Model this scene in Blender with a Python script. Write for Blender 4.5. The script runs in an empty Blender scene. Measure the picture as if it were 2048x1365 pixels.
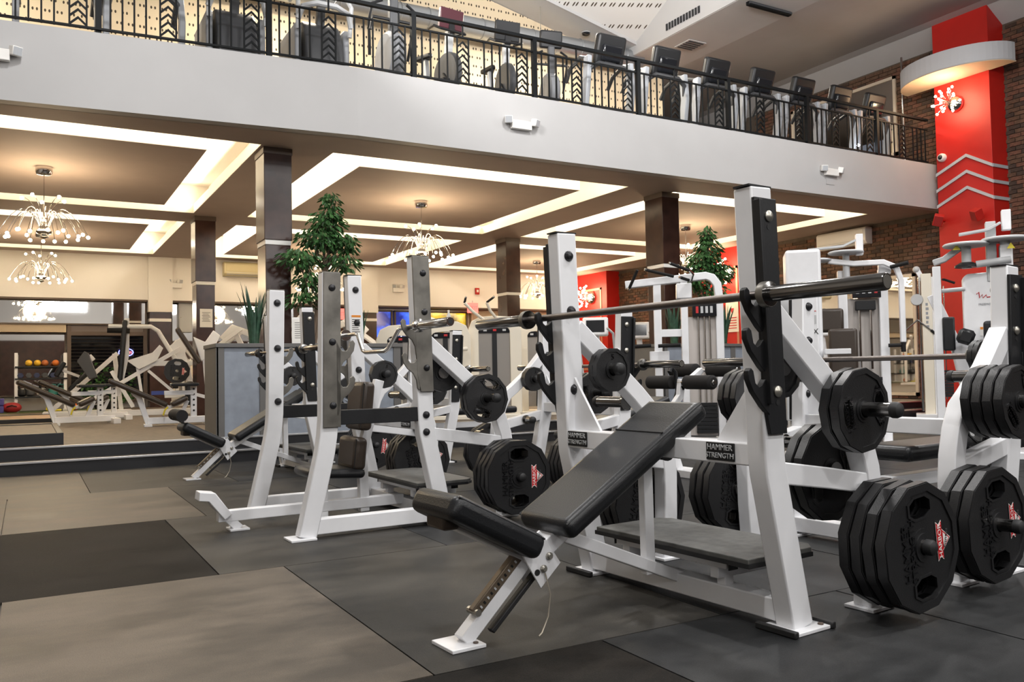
import bpy, bmesh, math, random
from mathutils import Vector as V, Matrix
random.seed(7)
PI = math.pi
S = bpy.context.scene
COL = S.collection
R = math.radians

# ---------------------------------------------------------------- camera
cd = bpy.data.cameras.new('camera'); cam = bpy.data.objects.new('camera', cd); COL.objects.link(cam)
yaw, pit, rol = R(29.7), R(2.1), R(-1.06)
fw = V((math.sin(yaw)*math.cos(pit), math.cos(yaw)*math.cos(pit), math.sin(pit)))
r0 = V((math.cos(yaw), -math.sin(yaw), 0)); u0 = r0.cross(fw)
rt = r0*math.cos(rol)+u0*math.sin(rol); up = u0*math.cos(rol)-r0*math.sin(rol)
cam.matrix_world = Matrix(((rt.x, up.x, -fw.x, 0), (rt.y, up.y, -fw.y, 0), (rt.z, up.z, -fw.z, .885), (0, 0, 0, 1)))
cd.sensor_width = 36; cd.lens = 1700/2048*36; cd.clip_start = .05; cd.clip_end = 100
S.camera = cam

# ---------------------------------------------------------------- world, exposure
w = bpy.data.worlds.new('world'); S.world = w; w.use_nodes = True
bg = w.node_tree.nodes['Background']; bg.inputs[0].default_value = (.8, .85, 1, 1); bg.inputs[1].default_value = .12
S.view_settings.view_transform = 'Standard'; S.view_settings.look = 'None'
S.view_settings.gamma = 1; S.view_settings.use_curve_mapping = False
S.view_settings.exposure = 0.8
try:
    S.cycles.use_denoising = True; S.cycles.max_bounces = 6; S.cycles.diffuse_bounces = 4; S.cycles.glossy_bounces = 4
    S.cycles.transmission_bounces = 3; S.cycles.transparent_max_bounces = 4; S.cycles.sample_clamp_indirect = 6
    S.cycles.caustics_reflective = False; S.cycles.caustics_refractive = False
except Exception: pass

def area(name, loc, tgt, sx, sy, power, color, parent=None):
    l = bpy.data.lights.new(name, 'AREA'); l.shape = 'RECTANGLE'; l.size = sx; l.size_y = sy; l.energy = power; l.color = color
    o = bpy.data.objects.new(name, l); COL.objects.link(o); o.location = loc
    d = (V(tgt)-V(loc)).normalized(); o.rotation_euler = d.to_track_quat('-Z', 'Y').to_euler()
    if parent: o.parent = parent
    return o
# ceiling lamps of the tall hall (real lamp panels, hung under the high ceiling above the free weights)
HALL = [(0.0, 1.5), (4.2, 1.2), (8.6, 2.2), (0.5, 6.6), (5.4, 6.4), (10.2, 6.2), (2.0, -2.6), (7.0, -2.4)]
for x, y in HALL:
    area('hall_lamp_light', (x, y, 6.55), (x, y, 0), .35, .35, 72, (1, .985, .97))
    l = bpy.data.lights.new('hall_fill_light', 'POINT'); l.energy = 46; l.color = (1, .985, .97); l.shadow_soft_size = .16  # added point light that lifts the ceiling, no globe hangs here
    o = bpy.data.objects.new('hall_fill_light', l); COL.objects.link(o); o.location = (x, y, 5.95)
# fill lights added behind the camera to brighten the faces turned towards it
for x in (-3.5, 1.5, 6.5, 11.5):
    area('front_fill_light', (x, -5.7, 4.6), (x+1, 5, 1.0), 2.2, .5, 55, (1, .99, .98))
# lights added out of view, aimed up to wash the vault and beam
for p, t in (((2.5, 7.2, 5.7), (7.5, 11.2, 7.5)), ((5.6, 6.6, 5.9), (8.2, 10.0, 8.0))):
    area('vault_fill_light', p, t, .4, .4, 52 if p[0] < 9 else 24, (1, .98, .96)).data.spread = R(100)
# lamps of the upper floor
for x, y in [(-1.5, 11.3), (3.2, 11.3), (7.6, 11.2), (12.2, 11.8)]:
    area('upper_floor_lamp_light', (x, y, 6.6), (x, y+.3, 4.5), .5, .5, 95 if x < 9 else 36, (1, .9, .74))

# ---------------------------------------------------------------- materials
MATS = {}
def mat(name, col, rough=.5, metal=0, emis=0, ecol=None, spec=None, noise=0, nscale=8, bump=0, bscale=60, coat=0):
    if name in MATS: return MATS[name]
    m = bpy.data.materials.new(name); m.use_nodes = True; nt = m.node_tree; b = nt.nodes['Principled BSDF']
    b.inputs['Base Color'].default_value = (*col, 1); b.inputs['Roughness'].default_value = rough; b.inputs['Metallic'].default_value = metal
    if spec is not None: b.inputs['Specular IOR Level'].default_value = spec
    if coat: b.inputs['Coat Weight'].default_value = coat; b.inputs['Coat Roughness'].default_value = .15
    if emis:
        b.inputs['Emission Color'].default_value = (*(ecol or col), 1); b.inputs['Emission Strength'].default_value = emis
    tc = None
    if noise or bump:
        tc = nt.nodes.new('ShaderNodeTexCoord')
    if noise:
        n = nt.nodes.new('ShaderNodeTexNoise'); n.inputs['Scale'].default_value = nscale; n.inputs['Detail'].default_value = 6
        nt.links.new(tc.outputs['Object'], n.inputs['Vector'])
        r = nt.nodes.new('ShaderNodeMapRange'); r.inputs[1].default_value = .3; r.inputs[2].default_value = .7
        r.inputs[3].default_value = 1-noise; r.inputs[4].default_value = 1+noise
        nt.links.new(n.outputs[0], r.inputs[0])
        mx = nt.nodes.new('ShaderNodeVectorMath'); mx.operation = 'SCALE'; mx.inputs[0].default_value = col
        nt.links.new(r.outputs[0], mx.inputs['Scale']); nt.links.new(mx.outputs[0], b.inputs['Base Color'])
    if bump:
        n2 = nt.nodes.new('ShaderNodeTexNoise'); n2.inputs['Scale'].default_value = bscale; n2.inputs['Detail'].default_value = 4
        nt.links.new(tc.outputs['Object'], n2.inputs['Vector'])
        bp = nt.nodes.new('ShaderNodeBump'); bp.inputs['Strength'].default_value = bump; bp.inputs['Distance'].default_value = .01
        nt.links.new(n2.outputs[0], bp.inputs['Height']); nt.links.new(bp.outputs[0], b.inputs['Normal'])
    MATS[name] = m
    return m
def lit(name, col, s): return mat(name, (0, 0, 0), .5, emis=s, ecol=col)

WHITE = mat('white_powder_coat', (.81, .815, .835), .32, noise=.02, nscale=14)
CREAM = mat('cream_machine_paint', (.80, .74, .62), .35)
BLACKP = mat('black_plate_steel', (.012, .0125, .014), .42, 0, spec=.35, bump=.05)
STEEL = mat('worn_grey_steel', (.20, .19, .17), .42, .75, noise=.35, nscale=7)
CHROME = mat('chrome', (.62, .61, .60), .14, 1)
BARM = mat('bar_steel', (.17, .15, .14), .34, 1, bump=.15, bscale=400)
SLEEVE = mat('sleeve_steel', (.22, .215, .21), .17, 1)
BOLT = mat('black_bolt', (.025, .025, .028), .3, .4)
ZINC = mat('zinc_bolt', (.45, .43, .38), .35, .9)
VINYL = mat('black_vinyl', (.011, .0118, .0135), .34, spec=.4, bump=.12, bscale=180)
BROWNV = mat('brown_black_vinyl', (.040, .028, .020), .36, bump=.1, bscale=180)
PLATE = mat('black_urethane', (.012, .012, .013), .38, spec=.5, bump=.12, bscale=260)
PLATEG = mat('black_gloss_lettering', (.006, .006, .007), .22)
RUBTOP = mat('grey_rubber_tread', (.085, .085, .08), .7, noise=.2, nscale=25, bump=.15)
RUBEDGE = mat('black_rubber', (.012, .012, .013), .55)
FOAM = mat('black_foam', (.014, .013, .013), .8, spec=.3)
RED = mat('red_paint', (.50, .012, .007), .5, noise=.06, nscale=3)
REDST = mat('red_sticker', (.55, .015, .02), .4)
WHST = mat('white_sticker', (.85, .83, .80), .45)
PAPER = mat('white_paper', (.82, .80, .75), .7)
INK = mat('dark_ink', (.05, .05, .05), .6)
ORANGE = mat('orange_label', (.75, .26, .03), .5)
SOFFIT = mat('taupe_ceiling_paint', (.42, .345, .305), .75, noise=.03, nscale=3)
COVE = mat('white_cove_paint', (.86, .82, .74), .7)
FASCIA = mat('pale_grey_paint', (.48, .475, .475), .65, noise=.025, nscale=2)
BEIGE = mat('beige_wall_paint', (.86, .825, .785), .7)
HALLC = mat('grey_ceiling_paint', (.52, .51, .505), .8, noise=.03, nscale=2)
COLWOOD = mat('dark_walnut_laminate', (.045, .020, .015), .22, noise=.25, nscale=5, spec=.4)
BANDW = mat('satin_white_band', (.82, .80, .76), .3)
MIRROR = mat('mirror_glass', (.80, .80, .80), .02, 1)
DARKTRIM = mat('dark_brown_trim', (.10, .07, .052), .5)
PLANTERG = mat('planter_blue_grey_panel', (.26, .29, .34), .5, noise=.10, nscale=9)
PLANTERT = mat('planter_dark_grey_trim', (.13, .125, .12), .55)
RAIL = mat('black_railing_paint', (.007, .008, .009), .5, spec=.12)
LEAF = mat('ficus_leaf', (.050, .135, .040), .38, noise=.4, nscale=9)
LEAF2 = mat('snake_plant_leaf', (.030, .075, .045), .4, noise=.45, nscale=18)
BARK = mat('grey_brown_bark', (.16, .115, .08), .8, bump=.3)
SOIL = mat('dark_soil', (.03, .02, .014), .9)
BULB = lit('warm_bulb', (1, .80, .50), 38)
SCREENK = mat('dark_screen', (.012, .013, .016), .12)
GREYP = mat('grey_plastic', (.28, .29, .31), .45)
DKGREY = mat('dark_grey_plastic', (.055, .057, .062), .45)
LTGREY = mat('light_grey_plastic', (.50, .51, .52), .45)
GLASSB = mat('mesh_shroud', (.27, .25, .23), .4)
DUCT = mat('galvanised_duct', (.42, .44, .46), .42, .85)
GREYBAND = mat('grey_band_paint', (.47, .48, .50), .5)
RINGM = mat('pale_ring_paint', (.50, .50, .52), .55)
WOODF = mat('oak_platform', (.40, .22, .09), .4, noise=.25, nscale=12)
NOSE = mat('aluminium_nosing', (.58, .58, .59), .35, .9)
STEPM = mat('black_step_rubber', (.012, .012, .014), .5)
RAISED = mat('brown_rubber_flooring', (.125, .095, .070), .6, noise=.22, nscale=14, bump=.12, bscale=200)
YEL = mat('yellow_plastic', (.72, .60, .03), .45)
TEALK = mat('teal_kettlebell', (.04, .22, .20), .45)
PURPLE = mat('purple_vinyl', (.07, .06, .28), .5)
REDBAG = mat('red_vinyl', (.36, .02, .025), .5)

# ---------------------------------------------------------------- mesh builder
class MB:
    def __init__(s): s.v = []; s.f = []
    def _add(s, vs, fs):
        k = len(s.v); s.v += [tuple(p) for p in vs]; s.f += [tuple(i+k for i in f) for f in fs]; return s
    def box(s, c, d, rot=None):
        x, y, z = d[0]/2, d[1]/2, d[2]/2
        vs = [V(p) for p in ((-x,-y,-z),(x,-y,-z),(x,y,-z),(-x,y,-z),(-x,-y,z),(x,-y,z),(x,y,z),(-x,y,z))]
        if rot is not None: vs = [rot @ p for p in vs]
        return s._add([p+V(c) for p in vs], [(3,2,1,0),(4,5,6,7),(0,1,5,4),(1,2,6,5),(2,3,7,6),(3,0,4,7)])
    def bb(s, a, b):
        return s.box([(a[i]+b[i])/2 for i in range(3)], [abs(b[i]-a[i]) for i in range(3)])
    def bar(s, p, q, w, h, upv=(0, 0, 1)):      # rectangular tube, w sideways, h along upv
        return s.path([p, q], w, h, upv)
    def path(s, pts, w, h, side=(0, 0, 1)):     # rectangular section swept along points; side ~ direction of h
        pts = [V(p) for p in pts]; n = len(pts); vs = []; upv = V(side)
        for i, p in enumerate(pts):
            t = (pts[min(i+1, n-1)]-pts[max(i-1, 0)]).normalized()
            a = t.cross(upv)
            if a.length < 1e-4: a = t.cross(V((1, 0, 0)))
            a.normalize(); b = a.cross(t).normalized()
            k = 1.0
            if 0 < i < n-1:
                t1 = (pts[i]-pts[i-1]).normalized(); k = 1/max(.5, t1.dot(t))
            # widen in the bending plane only
            for sx, sy in ((-1,-1),(1,-1),(1,1),(-1,1)):
                vs.append(p + a*(sx*w/2)*(k if abs(a.dot((pts[min(i+1,n-1)]-pts[i]) if i < n-1 else t)) > 1e-4 else 1) + b*(sy*h/2)*(k if abs(b.dot((pts[min(i+1,n-1)]-pts[i]) if i < n-1 else t)) > 1e-4 else 1))
        fs = [(3,2,1,0), tuple(4*(n-1)+i for i in range(4))]
        for i in range(n-1):
            for j in range(4):
                fs.append((4*i+j, 4*i+(j+1)%4, 4*i+4+(j+1)%4, 4*i+4+j))
        return s._add(vs, fs)
    def tube(s, pts, r, n=8, close=False):
        pts = [V(p) for p in pts]; m = len(pts); vs = []; ref = None
        for i, p in enumerate(pts):
            if close: t = (pts[(i+1) % m]-pts[i-1]).normalized()
            else: t = (pts[min(i+1, m-1)]-pts[max(i-1, 0)]).normalized()
            if ref is None:
                ref = t.cross(V((0, 0, 1)))
                if ref.length < 1e-3: ref = t.cross(V((1, 0, 0)))
            ref = (ref - t*ref.dot(t)).normalized(); b = t.cross(ref)
            rr = r[i] if isinstance(r, (list, tuple)) else r
            for k in range(n):
                a = 2*PI*k/n; vs.append(p+ref*math.cos(a)*rr+b*math.sin(a)*rr)
        fs = []
        for i in range(m if close else m-1):
            for k in range(n):
                i2 = (i+1) % m
                fs.append((n*i+k, n*i+(k+1)%n, n*i2+(k+1)%n, n*i2+k))
        if not close: fs += [tuple(range(n-1, -1, -1)), tuple(n*(m-1)+k for k in range(n))]
        return s._add(vs, fs)
    def cyl(s, p, q, r, n=16): return s.tube([p, q], r, n)
    def lathe(s, prof, o, ax=(0, 0, 1), n=20):   # prof: (radius, along)
        ax = V(ax).normalized(); a = ax.cross(V((0, 0, 1)))
        if a.length < 1e-3: a = V((1, 0, 0))
        a.normalize(); b = ax.cross(a); o = V(o); vs = []
        for r, h in prof:
            for k in range(n):
                t = 2*PI*k/n; vs.append(o+ax*h+(a*math.cos(t)+b*math.sin(t))*max(r, 1e-4))
        fs = []
        for i in range(len(prof)-1):
            for k in range(n): fs.append((n*i+k, n*i+(k+1)%n, n*i+n+(k+1)%n, n*i+n+k))
        fs += [tuple(range(n-1, -1, -1)), tuple(n*(len(prof)-1)+k for k in range(n))]
        return s._add(vs, fs)
    def prism(s, poly, o, u, v, t):             # polygon in plane (u,v) at o, thickness t along u x v, centred
        o, u, v = V(o), V(u), V(v); nn = u.cross(v).normalized()*(t/2); k = len(poly)
        vs = [o+u*a+v*b-nn for a, b in poly]+[o+u*a+v*b+nn for a, b in poly]
        fs = [tuple(range(k-1, -1, -1)), tuple(range(k, 2*k))]+[(i, (i+1) % k, k+(i+1) % k, k+i) for i in range(k)]
        return s._add(vs, fs)
    def ball(s, c, r, n=12, m=8, sc=(1, 1, 1)):
        c = V(c); vs = [c+V((0, 0, r*sc[2]))]
        for i in range(1, m):
            a = PI*i/m
            for k in range(n):
                t = 2*PI*k/n; vs.append(c+V((r*sc[0]*math.sin(a)*math.cos(t), r*sc[1]*math.sin(a)*math.sin(t), r*sc[2]*math.cos(a))))
        vs.append(c-V((0, 0, r*sc[2]))); fs = []
        for k in range(n): fs.append((0, 1+k, 1+(k+1) % n))
        for i in range(m-2):
            for k in range(n): fs.append((1+n*i+k, 1+n*(i+1)+k, 1+n*(i+1)+(k+1) % n, 1+n*i+(k+1) % n))
        l = len(vs)-1
        for k in range(n): fs.append((l, 1+n*(m-2)+(k+1) % n, 1+n*(m-2)+k))
        return s._add(vs, fs)
    def mesh(s, name, m, smooth=True, angle=35):
        me = bpy.data.meshes.new(name); me.from_pydata(s.v, [], s.f)
        bm = bmesh.new(); bm.from_mesh(me); bmesh.ops.recalc_face_normals(bm, faces=bm.faces); bm.to_mesh(me); bm.free()
        if smooth:
            me.polygons.foreach_set('use_smooth', [True]*len(me.polygons)); me.set_sharp_from_angle(angle=R(angle))
        me.materials.append(m)
        return me
    def build(s, name, m, parent=None, bevel=0, seg=2, smooth=True, angle=35, loc=None):
        o = bpy.data.objects.new(name, s.mesh(name, m, smooth, angle)); COL.objects.link(o)
        if parent: o.parent = parent
        if loc: o.location = loc
        if bevel:
            md = o.modifiers.new('bevel', 'BEVEL'); md.width = bevel; md.segments = seg; md.limit_method = 'ANGLE'; md.angle_limit = R(40)
        return o

def link(name, me, parent=None, loc=(0, 0, 0), rot=(0, 0, 0)):
    o = bpy.data.objects.new(name, me); COL.objects.link(o); o.parent = parent; o.location = loc; o.rotation_euler = rot; return o
def tag(o, label, cat, group=None):
    o['label'] = label; o['category'] = cat
    if group: o['group'] = group
    return o
def thing(name, label, cat, loc=(0, 0, 0), rz=0, group=None):
    o = bpy.data.objects.new(name, None); COL.objects.link(o); o.location = loc; o.rotation_euler = (0, 0, rz); o.empty_display_size = .1
    return tag(o, label, cat, group)
def struct(o): o['kind'] = 'structure'; return o
def copy_tree(o, parent=None):
    c = o.copy(); COL.objects.link(c); c.parent = parent
    for ch in list(o.children): copy_tree(ch, c)
    return c
def again(o, label, loc, rz=0, group=None):
    c = copy_tree(o); c.location = loc; c.rotation_euler = (0, 0, rz); c['label'] = label
    if group: c['group'] = group
    return c
TXT = {}
def text_mesh(s, size, ext, m, align='CENTER'):
    key = (s, size, ext, m.name)
    if key in TXT: return TXT[key]
    c = bpy.data.curves.new('lettering', 'FONT'); c.body = s; c.size = size; c.extrude = ext; c.align_x = align; c.align_y = 'CENTER'; c.resolution_u = 2
    o = bpy.data.objects.new('lettering', c); COL.objects.link(o)
    me = bpy.data.meshes.new_from_object(o); bpy.data.objects.remove(o); me.materials.clear(); me.materials.append(m)
    TXT[key] = me
    return me
def text(s, size, ext, m, parent, loc, rot, name='lettering', align='CENTER', sx=1):
    o = link(name, text_mesh(s, size, ext, m, align), parent, loc, rot); o.scale = (sx, 1, 1); return o
def flat_shape(outer, holes, ext):              # 2-D outline with holes, extruded: list of (verts, faces)
    c = bpy.data.curves.new('outline', 'CURVE'); c.dimensions = '2D'; c.fill_mode = 'BOTH'; c.extrude = ext
    for poly in [outer]+holes:
        sp = c.splines.new('POLY'); sp.points.add(len(poly)-1)
        for p, q in zip(sp.points, poly): p.co = (q[0], q[1], 0, 1)
        sp.use_cyclic_u = True
    o = bpy.data.objects.new('outline', c); COL.objects.link(o); me = bpy.data.meshes.new_from_object(o)
    vs = [tuple(v.co) for v in me.vertices]; fs = [tuple(p.vertices) for p in me.polygons]
    bpy.data.objects.remove(o); bpy.data.meshes.remove(me); return vs, fs
def ngon(n, r, a0=0, cx=0, cy=0): return [(cx+r*math.cos(a0+2*PI*k/n), cy+r*math.sin(a0+2*PI*k/n)) for k in range(n)]
def arc(c, r, a0, a1, n, u, v):
    c, u, v = V(c), V(u), V(v); return [c+u*r*math.cos(a0+(a1-a0)*k/n)+v*r*math.sin(a0+(a1-a0)*k/n) for k in range(n+1)]
X_, Y_, Z_ = V((1, 0, 0)), V((0, 1, 0)), V((0, 0, 1))
# ---------------------------------------------------------------- floor: rubber mats laid edge to edge
def mat_rubber(name, col, dust, k, spec=.2):
    m = bpy.data.materials.new(name); m.use_nodes = True; nt = m.node_tree; b = nt.nodes['Principled BSDF']; L = nt.links.new
    b.inputs['Specular IOR Level'].default_value = spec
    tc = nt.nodes.new('ShaderNodeTexCoord'); geo = nt.nodes.new('ShaderNodeNewGeometry')
    n = nt.nodes.new('ShaderNodeTexNoise'); n.inputs['Scale'].default_value = 1.7; n.inputs['Detail'].default_value = 7; n.inputs['Roughness'].default_value = .62
    mp = nt.nodes.new('ShaderNodeMapping'); mp.inputs['Scale'].default_value = (.8, 1.5, 1); L(geo.outputs['Position'], mp.inputs[0]); L(mp.outputs[0], n.inputs['Vector'])
    r = nt.nodes.new('ShaderNodeValToRGB'); r.color_ramp.elements[0].position = .40; r.color_ramp.elements[1].position = .62
    r.color_ramp.elements[0].color = (*col, 1); r.color_ramp.elements[1].color = (*dust, 1); L(n.outputs[0], r.inputs[0])
    f = nt.nodes.new('ShaderNodeTexNoise'); f.inputs['Scale'].default_value = 320; f.inputs['Detail'].default_value = 2; L(geo.outputs['Position'], f.inputs['Vector'])
    mr = nt.nodes.new('ShaderNodeMapRange'); mr.inputs[1].default_value = .3; mr.inputs[2].default_value = .7; mr.inputs[3].default_value = .72; mr.inputs[4].default_value = 1.28; L(f.outputs[0], mr.inputs[0])
    sc = nt.nodes.new('ShaderNodeVectorMath'); sc.operation = 'SCALE'; L(r.outputs[0], sc.inputs[0]); L(mr.outputs[0], sc.inputs['Scale']); L(sc.outputs[0], b.inputs['Base Color'])
    r2 = nt.nodes.new('ShaderNodeMapRange'); r2.inputs[1].default_value = .35; r2.inputs[2].default_value = .65; r2.inputs[3].default_value = k; r2.inputs[4].default_value = k+.14; L(n.outputs[0], r2.inputs[0]); L(r2.outputs[0], b.inputs['Roughness'])
    bp = nt.nodes.new('ShaderNodeBump'); bp.inputs['Strength'].default_value = .22; bp.inputs['Distance'].default_value = .004; L(f.outputs[0], bp.inputs['Height']); L(bp.outputs[0], b.inputs['Normal'])
    return m
MAT_A = mat_rubber('grey_rubber_mat', (.022, .0213, .020), (.060, .055, .048), .48)
MAT_B = mat_rubber('dusty_rubber_mat', (.058, .049, .040), (.135, .112, .088), .44)
MAT_C = mat_rubber('dim_lit_rubber_mat', (.011, .0118, .0128), (.032, .0325, .0335), .46)  # darker, cooler rubber: the weaker light on the right put into the colour
MAT_D = mat_rubber('dark_rubber_mat', (.009, .0085, .008), (.026, .023, .020), .6, .06)
floor = struct(MB().bb((-6, -6, -.05), (14.65, 9.3, -.011)).build('floor', RUBEDGE))
matmesh = {}
rows = [(-2.8, -1.1, .3), (-1.1, .62, .9), (.62, 2.32, 1.64), (2.32, 4.01, 1.04), (4.01, 5.75, .75), (5.75, 7.46, 1.0), (7.46, 9.22, .43)]
for ri, (y0, y1, xa) in enumerate(rows):
    pitch = 1.13; x = xa-pitch*(5 if y0 > 2 else 2)
    while x < 11.5:
        x1 = x+pitch
        dark = (ri == 4 and abs(x1-.75) < .1) or (ri == 2 and abs(x1-1.64) < .1)
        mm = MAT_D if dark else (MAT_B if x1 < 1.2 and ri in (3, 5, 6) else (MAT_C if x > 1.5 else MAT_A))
        key = (round(y1-y0, 2), mm.name)
        if key not in matmesh:
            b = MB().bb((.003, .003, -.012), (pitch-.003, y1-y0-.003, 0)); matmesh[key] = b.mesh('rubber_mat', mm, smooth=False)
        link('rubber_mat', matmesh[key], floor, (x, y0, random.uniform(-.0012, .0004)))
        x = x1
# raised floor and its two steps
rf = struct(MB().bb((-6, 9.62, 0), (14.65, 21.4, .235)).build('floor', RAISED)); rf.name = 'floor_raised'
st = struct(MB().bb((-6, 9.3, -.01), (14.65, 9.64, .118)).build('trim_1', STEPM)); st.name = 'trim_step'
MB().bb((-6, 9.285, .100), (14.65, 9.33, .121)).build('step_nosing', NOSE, st, .003)
MB().bb((-6, 9.602, .217), (14.65, 9.65, .238)).build('step_nosing', NOSE, st, .003)
MB().bb((-6, 9.612, .118), (14.65, 9.622, .218)).build('step_riser', STEPM, st)

# ---------------------------------------------------------------- lower ceiling with its coffers, balcony front
ZS = 3.70
HX = [(-2.21, 2.46), (3.35, 8.02), (8.91, 13.58)]; HY = [(10.35, 15.2), (16.1, 20.6)]
soff = MB()
xs = [-6, HX[0][0], HX[0][1], HX[1][0], HX[1][1], HX[2][0], HX[2][1], 14.65]
FY = [(-6, 9.93), (-.25, 9.79), (3.37, 9.47), (14.3, 9.47), (14.65, 9.47)]
def fy(x):
    for (a, b), (c, d) in zip(FY, FY[1:]):
        if a <= x <= c: return b+(d-b)*(x-a)/(c-a)
for a, b in [(HY[0][1], HY[1][0]), (HY[1][1], 21.45)]: soff.bb((-6, a, ZS), (14.65, b, ZS+.13))
for (a, b), (c, d) in zip(FY, FY[1:]): soff.prism([(a, b+.15), (c, d+.15), (c, HY[0][0]), (a, HY[0][0])], (0, 0, ZS+.065), X_, Y_, .13)
for i in (0, 2, 4, 6):
    for y0, y1 in HY: soff.bb((xs[i], y0, ZS), (xs[i+1], y1, ZS+.13))
soffit = struct(soff.build('ceiling_lower', SOFFIT, smooth=False))
cove = MB(); isl = MB(); ist = MB()
for x0, x1 in HX:
    for y0, y1 in HY:
        L = .30                                            # ledge hidden behind the soffit edge
        cove.bb((x0-L, y0-L, 4.24), (x1+L, y1+L, 4.27))
        cove.bb((x0-L-.03, y0-L, ZS+.13), (x0-L, y1+L, 4.24)); cove.bb((x1+L, y0-L, ZS+.13), (x1+L+.03, y1+L, 4.24))
        cove.bb((x0-L, y0-L-.03, ZS+.13), (x1+L, y0-L, 4.24)); cove.bb((x0-L, y1+L, ZS+.13), (x1+L, y1+L+.03, 4.24))
        # white edges of the opening
        e = .004
        cove.bb((x0, y0, ZS+.003), (x0+e, y1, ZS+.15)); cove.bb((x1-e, y0, ZS+.003), (x1, y1, ZS+.15)); cove.bb((x0, y0, ZS+.003), (x1, y0+e, ZS+.15)); cove.bb((x0, y1-e, ZS+.003), (x1, y1, ZS+.15))
        g = .54
        isl.bb((x0+g, y0+g, ZS), (x1-g, y1-g, ZS+.006)); ist.bb((x0+g, y0+g, ZS+.006), (x1-g, y1-g, 4.24))
        for p, t, sx in [(((x0+x1)/2, y0-.12, 4.0), ((x0+x1)/2, y0+1, 4.06), x1-x0+.1), (((x0+x1)/2, y1+.12, 4.0), ((x0+x1)/2, y1-1, 4.06), x1-x0+.1)]:
            area('cove_tube_light', p, t, sx, .05, 24*sx/4.6, (1, .88, .68))
        for p, t, sx in [((x0-.12, (y0+y1)/2, 4.0), (x0+1, (y0+y1)/2, 4.06), y1-y0+.1), ((x1+.12, (y0+y1)/2, 4.0), (x1-1, (y0+y1)/2, 4.06), y1-y0+.1)]:
            l = area('cove_tube_light', p, t, sx, .05, 24*sx/4.6, (1, .88, .68))
cv = cove.build('ceiling_cove', COVE, smooth=False); struct(cv)
MBt = isl.build('ceiling_island', SOFFIT, smooth=False); struct(MBt)
io = ist.build('ceiling_island_side', COVE, smooth=False); struct(io)
ff = MB()
for (a, b), (c, d) in zip(FY, FY[1:]):
    ff.prism([(a, b), (c, d), (c, d+.16), (a, b+.16)], (0, 0, (ZS+4.51)/2), X_, Y_, 4.51-ZS)
fas = struct(ff.build('wall_balcony_front', FASCIA, smooth=False))
struct(MB().bb((-6, 9.95, 4.29), (14.65, 21.4, 4.49)).build('floor_balcony', RAISED)).name = 'floor_balcony'
up2 = MB()
for (a, b), (c, d) in zip(FY, FY[1:]): up2.prism([(a, b+.15), (c, d+.15), (c, 9.96), (a, 9.96)], (0, 0, 4.39), X_, Y_, .2)
struct(up2.build('floor_balcony_edge', RAISED, smooth=False)); bpy.data.objects['floor_balcony_edge'].name = 'floor_balcony_rim'

# ---------------------------------------------------------------- columns
for cx, cy in [(2.67, 10.63), (2.685, 15.62), (8.89, 10.63), (8.85, 15.62)]:
    c = struct(MB().bb((-.17, -.22, 2.56), (.17, .22, ZS)).build('wall_column', COLWOOD, None, .006, loc=(cx, cy, 0)))
    MB().bb((-.155, -.205, .235), (.155, .205, 2.50)).build('column_lower_panel', COLWOOD, c, .006)
    MB().bb((-.158, -.208, 2.50), (.158, .208, 2.56)).build('white_band', BANDW, c, .003)
    MB().bb((-.178, -.228, 3.62), (.178, .228, ZS-.002)).build('dark_collar', DARKTRIM, c)

# ---------------------------------------------------------------- right wall: brick by brick, red pilasters
BR = [mat('brown_brick', (.115, .062, .036), .85, noise=.3, nscale=25, bump=.5, bscale=50), mat('dark_brick', (.062, .038, .026), .85, noise=.3, nscale=25, bump=.5, bscale=50), mat('reddish_brick', (.150, .066, .040), .85, noise=.3, nscale=25, bump=.5, bscale=50)]
wr = struct(MB().bb((14.65, -6, -.05), (14.85, 21.6, 7.1)).build('wall_right', mat('brick_mortar', (.10, .078, .06), .9, noise=.2)))
brick_me = [MB().box((0, 0, 0), (.03, .19, .062)).mesh('brick', m, smooth=False) for m in BR]
cand = []
for r in range(90):
    z = .28+r*.0735
    for k in range(70):
        y = 7.7+k*.2+(.1 if r % 2 else 0)+random.uniform(-.004, .004)
        if y > 21.3 or z > 6.72: continue
        if 8.35 < y < 9.25 or 14.1 < y < 15.5 or 19.5 < y < 21: continue
        if 9.5 < y and 3.66 < z < 4.5: continue
        cand.append((y, z))
cand.sort(key=lambda p: p[0]+(3 if p[1] < 2.2 else 0)+(9 if p[0] < 8.15 else 0))
for y, z in cand[:300]:
    link('brick', random.choice(brick_me), wr, (14.64+random.uniform(-.005, .005), y, z), (0, 0, random.uniform(-.02, .02)))
bk = MB(); mi = []
for y, z in cand[300:]:
    bk.box((14.64+random.uniform(-.005, .005), y, z), (.03, .19, .062)); mi += [random.choice((0, 0, 1, 2))]*6
me = bpy.data.meshes.new('brick_field'); me.from_pydata(bk.v, [], bk.f)
for m in BR: me.materials.append(m)
me.polygons.foreach_set('material_index', mi)
bo = link('brick_field', me, wr); bo['kind'] = 'stuff'
def pilaster(y0, y1, z1):
    p = struct(MB().bb((14.2, y0, 0), (14.66, y1, z1)).build('wall_pilaster', RED, None, .004)); return p
p1 = pilaster(8.35, 9.36, 7.03)
for k, (za, zb, zc) in enumerate([(4.278, 4.516, 4.175), (3.988, 4.236, 3.900), (3.706, 3.954, 3.625)]):
    b = MB(); h = .055
    b.prism([(9.37, za), (8.80, zb), (8.34, zc+.07), (8.34, zc+.07+h), (8.80, zb+h), (9.37, za+h)], (14.19, 0, -.03), Y_, Z_, .03)
    b.bb((14.19, 8.33, zc+.04), (14.65, 8.35, zc+.04+h))
    b.build('chevron_band', GREYBAND, p1)
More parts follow.
